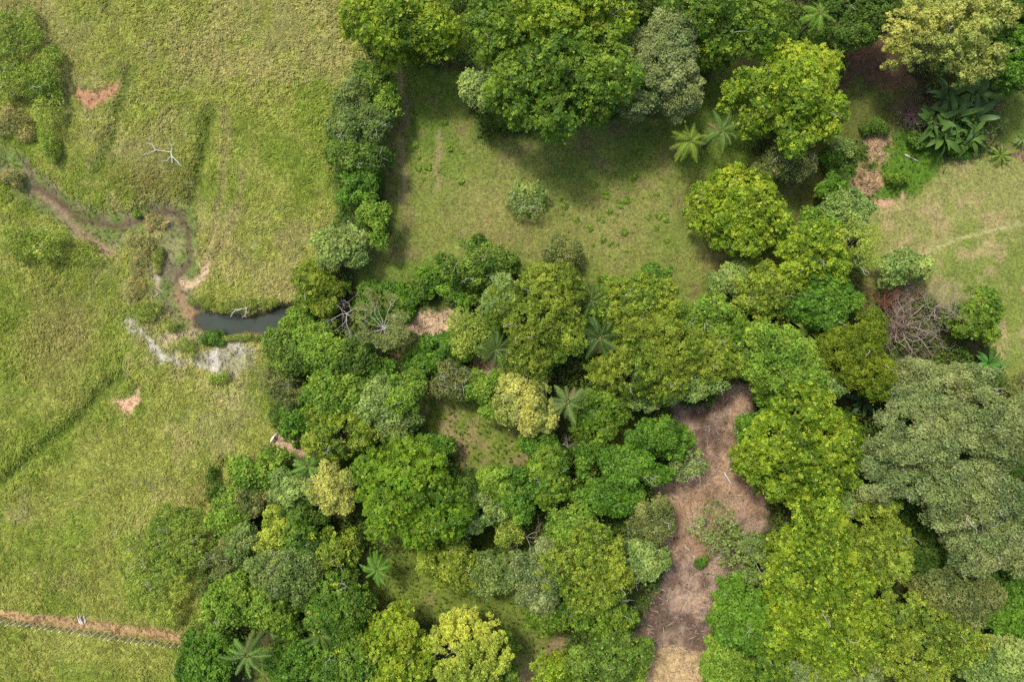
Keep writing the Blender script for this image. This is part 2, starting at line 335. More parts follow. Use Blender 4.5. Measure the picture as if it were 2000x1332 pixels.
# ------------------------------------------------------------------ foliage
def quads_leaf(P, N, L, W, rng):
    n = len(P)
    t = norm(np.cross(N, rng.normal(0, 1, (n, 3)))); b = np.cross(N, t)
    L = L[:, None]; W = W[:, None]
    V = np.stack([P - t * L * .5, P + b * W * .5 + N * W * .18, P + t * L * .5 - N * L * .12, P - b * W * .5 + N * W * .18], 1)
    return V.reshape(-1, 3)
def tri_leaf(P, N, L, W, rng):
    n = len(P); t = norm(np.cross(N, rng.normal(0, 1, (n, 3)))); b = np.cross(N, t); L = L[:, None]; W = W[:, None]
    return np.stack([P - t * L * .45 + b * W * .3, P - t * L * .15 - b * W * .6 + N * W * .15, P + t * L * .55 + b * W * .1 - N * L * .1], 1).reshape(-1, 3)
def quads_rosette(A, N, L, W, K, rng):
    n = len(A)
    t = norm(np.cross(N, rng.normal(0, 1, (n, 3)))); b = np.cross(N, t)
    a0 = rng.random(n) * 6.283
    out = []
    for k in range(K):
        a = a0 + k * 6.283 / K + rng.normal(0, .25, n)
        d = np.cos(a)[:, None] * t + np.sin(a)[:, None] * b
        s = np.cross(N, d)
        l = (L * (0.75 + 0.5 * rng.random(n)))[:, None]; w_ = (W * (0.8 + 0.4 * rng.random(n)))[:, None]
        up = (0.25 - 0.15 * rng.random(n))[:, None]
        e_ = A + d * l * .92 + N * l * (up - .12); tw = rng.normal(0, .3, n)[:, None] * N
        out.append(np.stack([A, e_ + (s + tw) * w_ * .58, e_ - (s + tw) * w_ * .58], 1))
    return np.stack(out, 1).reshape(-1, 3)      # anchor-major
STY = {  # clump radius, leaf length, leaf width, cover, leaves per rosette (0: single), palette
    'lime': (1.25, .35, .22, 1.3, 5, [(.105, .18, .009), (.07, .138, .007), (.225, .29, .018)], .22),
    'dome': (1.1, .33, .21, 1.35, 5, [(.088, .175, .008), (.065, .14, .007), (.15, .235, .013)], .16),
    'green': (1.25, .35, .22, 1.3, 5, [(.08, .155, .012), (.058, .125, .010), (.145, .22, .018)], .18),
    'olive': (1.2, .33, .20, 1.35, 0, [(.145, .19, .055), (.105, .145, .04), (.21, .25, .095)], .12),
    'pale': (0.8, .34, .22, 1.6, 0, [(.27, .30, .06), (.22, .255, .045), (.34, .35, .09)], .14),
    'gold': (0.7, .33, .23, 1.6, 0, [(.26, .315, .035), (.22, .28, .028), (.33, .365, .055)], .14),
    'mid': (1.05, .40, .24, 1.35, 0, [(.095, .165, .02), (.07, .135, .015), (.155, .22, .035)], .12),
    'fresh': (1.0, .40, .25, 1.4, 0, [(.115, .21, .02), (.085, .165, .015), (.185, .27, .035)], .16),
    'moss': (0.85, .30, .18, 1.45, 0, [(.10, .15, .009), (.078, .12, .007), (.15, .19, .014)], .1),
    'vine': (0.8, .38, .27, 1.5, 0, [(.07, .16, .012), (.05, .125, .009), (.115, .21, .018)], .09),
    'dark': (1.0, .38, .25, 1.45, 0, [(.055, .11, .014), (.042, .085, .011), (.09, .15, .022)], .05),
    'mint': (0.95, .38, .24, 1.4, 0, [(.17, .25, .055), (.135, .205, .042), (.225, .30, .085)], .08),
    'grey': (1.0, .35, .21, 1.2, 0, [(.125, .19, .04), (.095, .15, .03), (.18, .235, .065)], .08),
    'yellow': (0.9, .33, .21, 1.25, 4, [(.13, .19, .016), (.092, .152, .013), (.225, .275, .028)], .2),
    'amber': (1.0, .33, .21, 1.25, 4, [(.108, .165, .016), (.08, .13, .012), (.19, .235, .026)], .2),
    'khaki': (0.9, .34, .17, 1.0, 0, [(.125, .155, .04), (.095, .12, .03), (.185, .205, .06)], .1),
    'soft': (0.55, .30, .13, .42, 0, [(.20, .275, .035), (.155, .23, .028), (.25, .31, .06)], .08),
    'scrub': (0.55, .32, .14, .5, 0, [(.15, .225, .028), (.115, .185, .02), (.20, .265, .045)], .1),
    'tips': (1.05, .42, .26, 1.4, 4, [(.07, .145, .013), (.05, .115, .010), (.11, .185, .018)], .07),
    'reed': (0.5, .55, .09, .6, 0, [(.25, .24, .075), (.19, .20, .055), (.30, .27, .11)], .08),
    'strap': (0.5, .55, .10, .8, 0, [(.18, .23, .035), (.13, .19, .025), (.24, .27, .06)], .08),
}
FOL = 1.3; BURY = .72
GLOSSY = {'lime', 'dome', 'green', 'tips', 'yellow', 'vine'}
def crown_data(rx, ry, ch, style, rng, cover_k=1.0):
    rc0, L0, W0, cover, K, pal, newg = STY[style]
    rm = min(rx, ry)
    rc0 = min(rc0, rm * .55, max(ch * .75, .35))
    lsc = min(1.0, max(.62, rm / 2.4)); L0 = L0 * lsc; W0 = W0 * lsc
    # several overlapping lobes of different height give an uneven outline and folds
    nl = 2 + int(min(6, rm / 1.3)); 
    la = rng.random() * 6.283 + np.arange(nl) * 6.283 / nl + rng.normal(0, .3, nl)
    ld = .44 + .3 * rng.random(nl); lr = .26 + .26 * rng.random(nl); lt = .42 + .52 * rng.random(nl)
    lc = [(rng.normal(0, .08), rng.normal(0, .08), .60, 1.0)] + [(d_ * math.cos(a_), d_ * math.sin(a_), r_, t_) for a_, d_, r_, t_ in zip(la, ld, lr, lt)]
    LC = np.array(lc); wgt = LC[:, 2] ** 2; ncand = 1500
    li = rng.choice(len(LC), ncand, p=wgt / wgt.sum())
    a = rng.random(ncand) * 6.283; u = np.sqrt(rng.random(ncand))
    ql = LC[li]
    X = ql[:, 0] + ql[:, 2] * u * np.cos(a); Y = ql[:, 1] + ql[:, 2] * u * np.sin(a)
    def surf(c, X, Y):
        q = np.hypot(X - c[0], Y - c[1]) / c[2]
        return np.where(q < 1, c[3] - c[2] * .95 + c[2] * .95 * np.sqrt(np.clip(1 - q ** 2.2, 0, 1)), -9)
    Zs = np.stack([surf(c, X, Y) for c in LC], 0); own = Zs[li, np.arange(ncand)]
    keep = own > Zs.max(0) - .22
    X = X * (rx - rc0 * .55); Y = Y * (ry - rc0 * .55)
    Z = ch * (own + rng.normal(0, .11, ncand))
    Z = np.where(rng.random(ncand) < .15, Z - ch * (.25 + .3 * rng.random(ncand)), Z)
    hole = vnoise(X / (1.5 * rc0) + 50 * rng.random(), Y / (1.5 * rc0) + 50 * rng.random(), 3) < .22
    P = np.stack([X, Y, Z], 1)[keep & ~hole]
    if len(P) < 6: P = np.stack([X, Y, Z], 1)[keep]
    rcs_c = rc0 * (.55 + .85 * rng.random(len(P)) ** 1.4)
    acc = np.empty((0, 3)); rcs = []
    for p, r_ in zip(P, rcs_c):
        if len(acc) == 0 or np.min(((acc - p) ** 2).sum(1) - (.85 * (r_ * .5 + np.array(rcs) * .5)) ** 2) > 0:
            acc = np.vstack([acc, p]); rcs.append(r_)
            if len(acc) > 420: break
    rcs = np.array(rcs)
    nc = len(acc)
    area = 2 * math.pi * rcs ** 2 * 1.05
    larea = L0 * W0 * .5 * max(K, 1)
    cnt = np.maximum(3, (area * cover * cover_k * .5 / larea)).astype(int)
    idx = np.repeat(np.arange(nc), cnt); n = len(idx)
    d = norm(rng.normal(0, 1, (n, 3)))
    d[:, 2] = np.where(d[:, 2] < -.25, -d[:, 2] * .8, d[:, 2])
    out = norm(acc / np.array([rx, ry, max(ch, .3)]) + np.array([0, 0, .25]))[idx]
    flip = (d * out).sum(1) < -.35
    d = np.where(flip[:, None], -d, d)
    pos = acc[idx] + d * (rcs[idx] * (.4 + .62 * rng.random(n) ** .8 + .45 * (rng.random(n) < .1) * rng.random(n)))[:, None] * np.array([1, 1, .78])
    N = norm(d * .75 + np.array([0, 0, .55]) + rng.normal(0, .42, (n, 3)))
    pal = np.array(pal)
    cw = rng.dirichlet([1.6, 1.2, .9], nc)               # each clump its own mix
    ct = cw @ pal * (.72 + .56 * rng.random(nc))[:, None]
    vx = rng.random(2) * 50; vn = vnoise(acc[:, 0] / (rm * .55) + vx[0], acc[:, 1] / (rm * .55) + vx[1], 2)   # patches of older and younger leaves
    ct = ct * (.72 + .56 * vn)[:, None] * (1 + (vn - .5)[:, None] * np.array([.35, .05, .1]))
    jit = (.72 + .56 * rng.random(n))[:, None]
    tone = ct[idx] * jit
    yg = rng.random(n) < newg
    tone = np.where(yg[:, None], pal[2] * (1.05 + .3 * rng.random(n))[:, None], tone) * FOL
    cs = (.75 + .5 * rng.random(nc))[idx]
    Lr = L0 * (.7 + .6 * rng.random(n)) * cs; Wr = W0 * (.75 + .5 * rng.random(n)) * cs
    # drop leaves buried inside neighbouring clumps
    bury = np.zeros(n, bool); p32 = (pos / np.array([1, 1, .78])).astype(np.float32); a32 = (acc / np.array([1, 1, .78])).astype(np.float32)
    bnd = np.concatenate([[0], np.cumsum(cnt)])
    for j in range(nc):
        nb = np.where((((a32 - a32[j]) ** 2).sum(1) < (rcs + rcs[j]) ** 2))[0]; nb = nb[nb != j]
        if len(nb):
            seg = p32[bnd[j]:bnd[j + 1]]
            bury[bnd[j]:bnd[j + 1]] = ((((seg[:, None, :] - a32[nb][None]) ** 2).sum(2) < (rcs[nb] * BURY) ** 2).any(1))
    kp = ~bury; pos, N, tone, Lr, Wr = pos[kp], N[kp], tone[kp], Lr[kp], Wr[kp]; n = len(pos)
    if K:
        V = quads_rosette(pos, N, Lr, Wr, K, rng); tone = np.repeat(tone, K, 0) * (.88 + .24 * rng.random((n * K, 1)))
    else:
        V = tri_leaf(pos, N, Lr * 1.15, Wr * 1.3, rng)
    return V, tone, acc, rcs
def quad_faces(V):
    return np.arange(len(V)).reshape(-1, 4)
def leaf_mesh(name, V, tone, mat):
    k = len(V) // len(tone)
    return mesh_np(name, V, np.arange(len(V)).reshape(-1, k), k, tone, mat)

SEED = [0]
def tree(name, cat, px, py, rx, ry, h, style, bare, label, group=None, flowers=0, bark=None, cover_k=1.0):
    """px,py: crown centre in the photograph; rx,ry crown radii in photograph pixels; h height in metres"""
    SEED[0] += 1; rng = np.random.default_rng(1000 + SEED[0])
    hc = h * .72
    x, y = to_world(px, py, hc); k = S * (H - hc) / H
    gro = .95 if 640 < px < 772 and py < 470 else 1.2 if rx < 62 and h > 3.2 else (1.1 if h > 3.2 else 1.0); rx *= k * gro; ry *= k * gro
    ch = min(h * .5, (rx + ry) * .5 * .62) if h > 3.2 else h * .62
    zc = h - ch
    z0 = zat(x, y)
    root = thing(name, (x, y, z0), label, cat, group)
    V, tone, cen, rcs = crown_data(rx, ry, ch, style, rng, cover_k)
    V = V + np.array([0, 0, zc])
    V[:, 2] = np.maximum(V[:, 2], .03)
    mat = M_GLOSSY if style in GLOSSY else M_LEAF
    nm = 'crown' if h > 3.2 else 'foliage'
    obj(nm, leaf_mesh(nm, V, tone, mat), root)
    # trunk with limbs
    tb = Tubes()
    r0 = max(.05, min(.42, h * .022)); fork = max(.25 * h, zc - ch * .55)
    off = rng.normal(0, .04 * h, 2)
    top = np.array([off[0] * .4, off[1] * .4, fork])
    tb.add(bent((off[0], off[1], -.35), top, 5, .02, rng), np.linspace(r0 * 1.25, r0 * .8, 5), 7 if h > 5 else 5)
    order = rng.permutation(len(cen))[: (9 if h > 6 else 5)]
    for i in order:
        e = cen[i] + np.array([0, 0, zc])
        tb.add(bent(top, e, 5, .05, rng, .08), np.linspace(r0 * .55, r0 * .12, 5), 5)
    obj('trunk' if h > 3.2 else 'stems', tb.mesh('trunk', bark or M_BARK), root)
    if h > 8.5 and rx > 3.5: bare = max(bare, 2)
    if bare:
        for i in range(bare):
            bt = Tubes()
            a = rng.random() * 6.283; q = rng.random() ** .5 * .8
            e = np.array([rx * q * math.cos(a), ry * q * math.sin(a), zc + ch * (1.18 - .5 * q * q) + .5])
            p = bent(top, e, 7, .045, rng)
            bt.add(p, np.linspace(r0 * .5, .035, 7), 4)
            for j in range(5):
                q0 = p[3 + j % 4]; dr = norm(rng.normal(0, 1, 3) * np.array([1, 1, .35]) + norm(e - top) * .5)
                bt.add(bent(q0, q0 + dr * (.6 + 1.0 * rng.random()), 3, .08, rng), [.045, .03, .014], 3)
            obj('bare_branch', bt.mesh('bare_branch', M_PALE), root)
    if flowers:
        P = []; 
        for i in range(flowers):
            a = rng.random() * 6.283; q = rng.random() ** .5 * .8
            c = np.array([rx * q * math.cos(a), ry * q * math.sin(a), zc + ch * math.sqrt(max(0, 1 - q ** 2.4)) + .25])
            P.append(c + rng.normal(0, .28, (16, 3)) * np.array([1, 1, .4]))
        P = np.vstack(P); N = norm(rng.normal(0, .4, P.shape) + np.array([0, 0, 1]))
        V = quads_leaf(P, N, np.full(len(P), .36), np.full(len(P), .26), rng)
        obj('young_leaves', mesh_np('young_leaves', V, quad_faces(V), 4, np.array((.40, .46, .04)) * (.8 + .4 * rng.random((len(P), 1))), M_GLOSSY), root)
    return root

def branches(tb, p, d, L, r, depth, rng, spread=.75, flat=.5, up=0.0):
    n = 4
    q = [np.array(p, float)]
    dd = np.array(d, float)
    for i in range(n):
        dd = norm(dd + rng.normal(0, .16, 3) * np.array([1, 1, flat]) + np.array([0, 0, up]))
        q.append(q[-1] + dd * L / n)
    tb.add(q, np.linspace(r, r * .6, n + 1), 3 if r < .05 else 5)
    if depth:
        for c in range(2 + (rng.random() < .5)):
            nd = norm(dd + rng.normal(0, spread, 3) * np.array([1, 1, flat]))
            branches(tb, q[-1 if c < 2 else 2], nd, L * (.62 + .25 * rng.random()), r * .58, depth - 1, rng, spread, flat, up)

# ------------------------------------------------------------------ ground sheet
def axis(lo, hi, step, far):
    inner = np.arange(lo, hi + step * .5, step)
    g = step * 1.6 ** np.arange(1, 40); c = np.cumsum(g); c = c[c < far]
    return np.concatenate([(lo - c)[::-1], inner, hi + c])
gx = axis(-104, 104, .46, 900); gy = axis(-72, 72, .46, 900)
GX, GY = np.meshgrid(gx, gy, indexing='ij')
fx, fy = GX.ravel(), GY.ravel()
gz = terrain(fx, fy)
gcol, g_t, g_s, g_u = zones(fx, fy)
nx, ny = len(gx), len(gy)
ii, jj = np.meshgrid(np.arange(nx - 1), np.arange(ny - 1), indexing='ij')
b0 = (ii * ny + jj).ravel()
gcol = gcol * (1 - .28 * g_t)[:, None]       # ground darkened under tall grass: shade between the tufts painted in
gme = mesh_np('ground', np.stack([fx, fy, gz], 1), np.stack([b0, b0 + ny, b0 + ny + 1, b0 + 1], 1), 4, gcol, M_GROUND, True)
go = obj('ground', gme); go['kind'] = 'structure'

# pool
WZ = -1.6
pp = [to_world(a, b, WZ) for a, b in [(335, 596), (430, 590), (560, 580), (690, 586), (690, 672), (560, 676), (430, 672), (335, 668)]]
pn = len(pp)
wme = bpy.data.meshes.new('pool_water'); wme.from_pydata([(a, b, WZ) for a, b in pp], [], [list(range(pn))[::-1]]); wme.materials.append(M_WATER)
wo = obj('pool_water', wme); wo['kind'] = 'structure'

# ------------------------------------------------------------------ grass, undergrowth, litter (uncountable)
def scatter(n, seed, x0=-100, x1=100, y0=-69, y1=69):
    r = np.random.default_rng(seed); return r.uniform(x0, x1, n), r.uniform(y0, y1, n), r
def blades(x, y, z, col, hgt, wid, nb, r, lean=1.0, wind=False):
    bx0, by0 = x, y
    n = len(x); idx = np.repeat(np.arange(n), nb); m = len(idx)
    a = r.random(m) * 6.283
    if wind: a = np.where(r.random(m) < .72, 9.5 * fbm(bx0[idx] / 11, by0[idx] / 11, 4, 3) - 4.0 + r.normal(0, .55, m), a)
    ln = hgt[idx] * (.5 + .7 * r.random(m)) * lean
    bx = x[idx] + r.normal(0, .10, m); by = y[idx] + r.normal(0, .10, m); bz = z[idx] - .03
    px_, py_ = -np.sin(a), np.cos(a); wd = wid * (.6 + .8 * r.random(m))
    hh = hgt[idx] * (.55 + .6 * r.random(m))
    V = np.stack([np.stack([bx - px_ * wd, by - py_ * wd, bz + hh * .25], 1), np.stack([bx + px_ * wd, by + py_ * wd, bz + hh * .35], 1),
                  np.stack([bx + np.cos(a) * ln, by + np.sin(a) * ln, bz + hh], 1)], 1).reshape(-1, 3)
    tone = col[idx] * (.8 + .4 * r.random(m))[:, None] * (.72 + .56 * r.random(n))[idx][:, None]
    dry = r.random(m) < .16
    tone = np.where(dry[:, None], tone * np.array((1.45, 1.3, 1.9)), tone)
    return V, np.arange(len(V)).reshape(-1, 3), tone
x, y, r = scatter(105000, 1, x1=-20)
col, tl, sh, un = zones(x, y)
clump = fbm(x / 1.1, y / 1.1, 7, 2)
ok = r.random(len(x)) < tl
x, y, col, clump = x[ok], y[ok], col[ok], clump[ok]
V, F, tone = blades(x, y, terrain(x, y), col * 1.12, .22 + .42 * clump, .07, 5, r, 1.15, True)
o = obj('pasture_grass', mesh_np('pasture_grass', V, F, 3, tone, M_GRASS)); o['kind'] = 'stuff'
o['label'] = 'tall yellow green pasture grass covering the open slope on the left'
x, y, r = scatter(210000, 2)
col, tl, sh, un = zones(x, y)
ok = r.random(len(x)) < sh * .9
x, y, col = x[ok], y[ok], col[ok]
V, F, tone = blades(x, y, terrain(x, y), col * 1.05, .10 + .12 * r.random(len(x)), .05, 3, r)
o = obj('short_grass', mesh_np('short_grass', V, F, 3, tone, M_GRASS)); o['kind'] = 'stuff'
o['label'] = 'short cropped grass of the clearing and the lawn'
x, y, r = scatter(150000, 3, x0=-62)
col, tl, sh, un = zones(x, y)
ok = r.random(len(x)) < un * (.25 + 1.1 * fbm(x / 4, y / 4, 3, 2))
x, y = x[ok], y[ok]; z = terrain(x, y) + .15 + (.25 + 3.2 * np.clip(fbm(x / 3.5, y / 3.5, 6, 3) - .38, 0, 1)) * (.35 + .65 * r.random(len(x)))
n = len(x); P = np.stack([x, y, z], 1); N = norm(r.normal(0, .45, (n, 3)) + np.array([0, 0, 1]))
V = quads_leaf(P, N, .55 * (.6 + .8 * r.random(n)), .34 * (.6 + .8 * r.random(n)), r)
g = fbm(x / 6, y / 6, 5, 3)
tone = (np.array((.055, .115, .012)) * (1 - g)[:, None] + np.array((.11, .18, .02)) * g[:, None]) * (.7 + .6 * r.random(n))[:, None]
o = obj('undergrowth', mesh_np('undergrowth', V, quad_faces(V), 4, tone, M_LEAF)); o['kind'] = 'stuff'
o['label'] = 'low dark green undergrowth on the forest floor between the trees'
# saplings and creepers filling the gaps between the crowns
x, y, r = scatter(230000, 9, x0=-58)
col, tl, sh, un = zones(x, y)
mound = fbm(x / 3.2, y / 3.2, 1, 3)
ok = (r.random(len(x)) < sstep(.55, .95, un)) & (mound > .40)
x, y, mound = x[ok], y[ok], mound[ok]
top = 9.0 * np.clip(mound - .40, 0, .5) ** .7
n = len(x); z = terrain(x, y) + .3 + top * (.55 + .5 * r.random(n))
P = np.stack([x, y, z], 1); N = norm(r.normal(0, .5, (n, 3)) + np.array([0, 0, 1]))
V = quads_leaf(P, N, .5 * (.6 + .8 * r.random(n)), .3 * (.6 + .8 * r.random(n)), r)
g = sstep(.3, .7, fbm(x / 5, y / 5, 5, 3)); g2 = sstep(.45, .7, fbm(x / 8, y / 8, 7, 2))
tone = (np.array((.06, .135, .012)) * (1 - g)[:, None] + np.array((.13, .205, .025)) * g[:, None])
tone = (tone * (1 - .6 * g2)[:, None] + np.array((.13, .175, .05)) * (.6 * g2)[:, None]) * (.65 + .75 * r.random(n))[:, None]
o = obj('understory', mesh_np('understory', V, quad_faces(V), 4, tone, M_LEAF)); o['kind'] = 'stuff'
o['label'] = 'tangled green saplings and creepers between the tree crowns'
# dry litter and straw
x, y, r = scatter(190000, 4, x0=-45, x1=70)
px = x / S + 1000; py = 666 - y / S
d = np.minimum.reduce([poly_sd(g_, px, py) for g_ in [P_LITTER, P_CANE] + P_DRY])
ok = d < 2; x, y = x[ok], y[ok]; px, py = px[ok], py[ok]; n = len(x)
st = (1 - sstep(-8, 8, poly_sd(P_STRAW, px, py))) + (1 - sstep(-4, 4, poly_sd(P_CANE, px, py)))
P = np.stack([x, y, terrain(x, y) + .05 + .12 * r.random(n) + .15 * st * r.random(n)], 1); N = norm(r.normal(0, .3, (n, 3)) + np.array([0, 0, 1]))
V = quads_leaf(P, N, (.28 + .5 * st) * (.5 + r.random(n)), (.13 - .03 * st) * (.6 + .8 * r.random(n)), r)
c, _, _, _ = zones(x, y)
tone = c * (.5 + 1.1 * r.random(n))[:, None]
k2 = r.choice(n, 900, replace=False)
Vt = quads_leaf(P[k2] + np.array([0, 0, .12]), norm(r.normal(0, .12, (900, 3)) + np.array([0, 0, 1])), .5 + 1.8 * r.random(900), .05 + .06 * r.random(900), r)
V = np.vstack([V, Vt]); tone = np.vstack([tone, np.where(r.random((900, 1)) < .5, 1.0, .25) * np.array((.38, .33, .27))])
o = obj('dry_litter', mesh_np('dry_litter', V, quad_faces(V), 4, tone, M_LITTER)); o['kind'] = 'stuff'
o['label'] = 'fallen dry leaves and straw on the brown cleared ground'
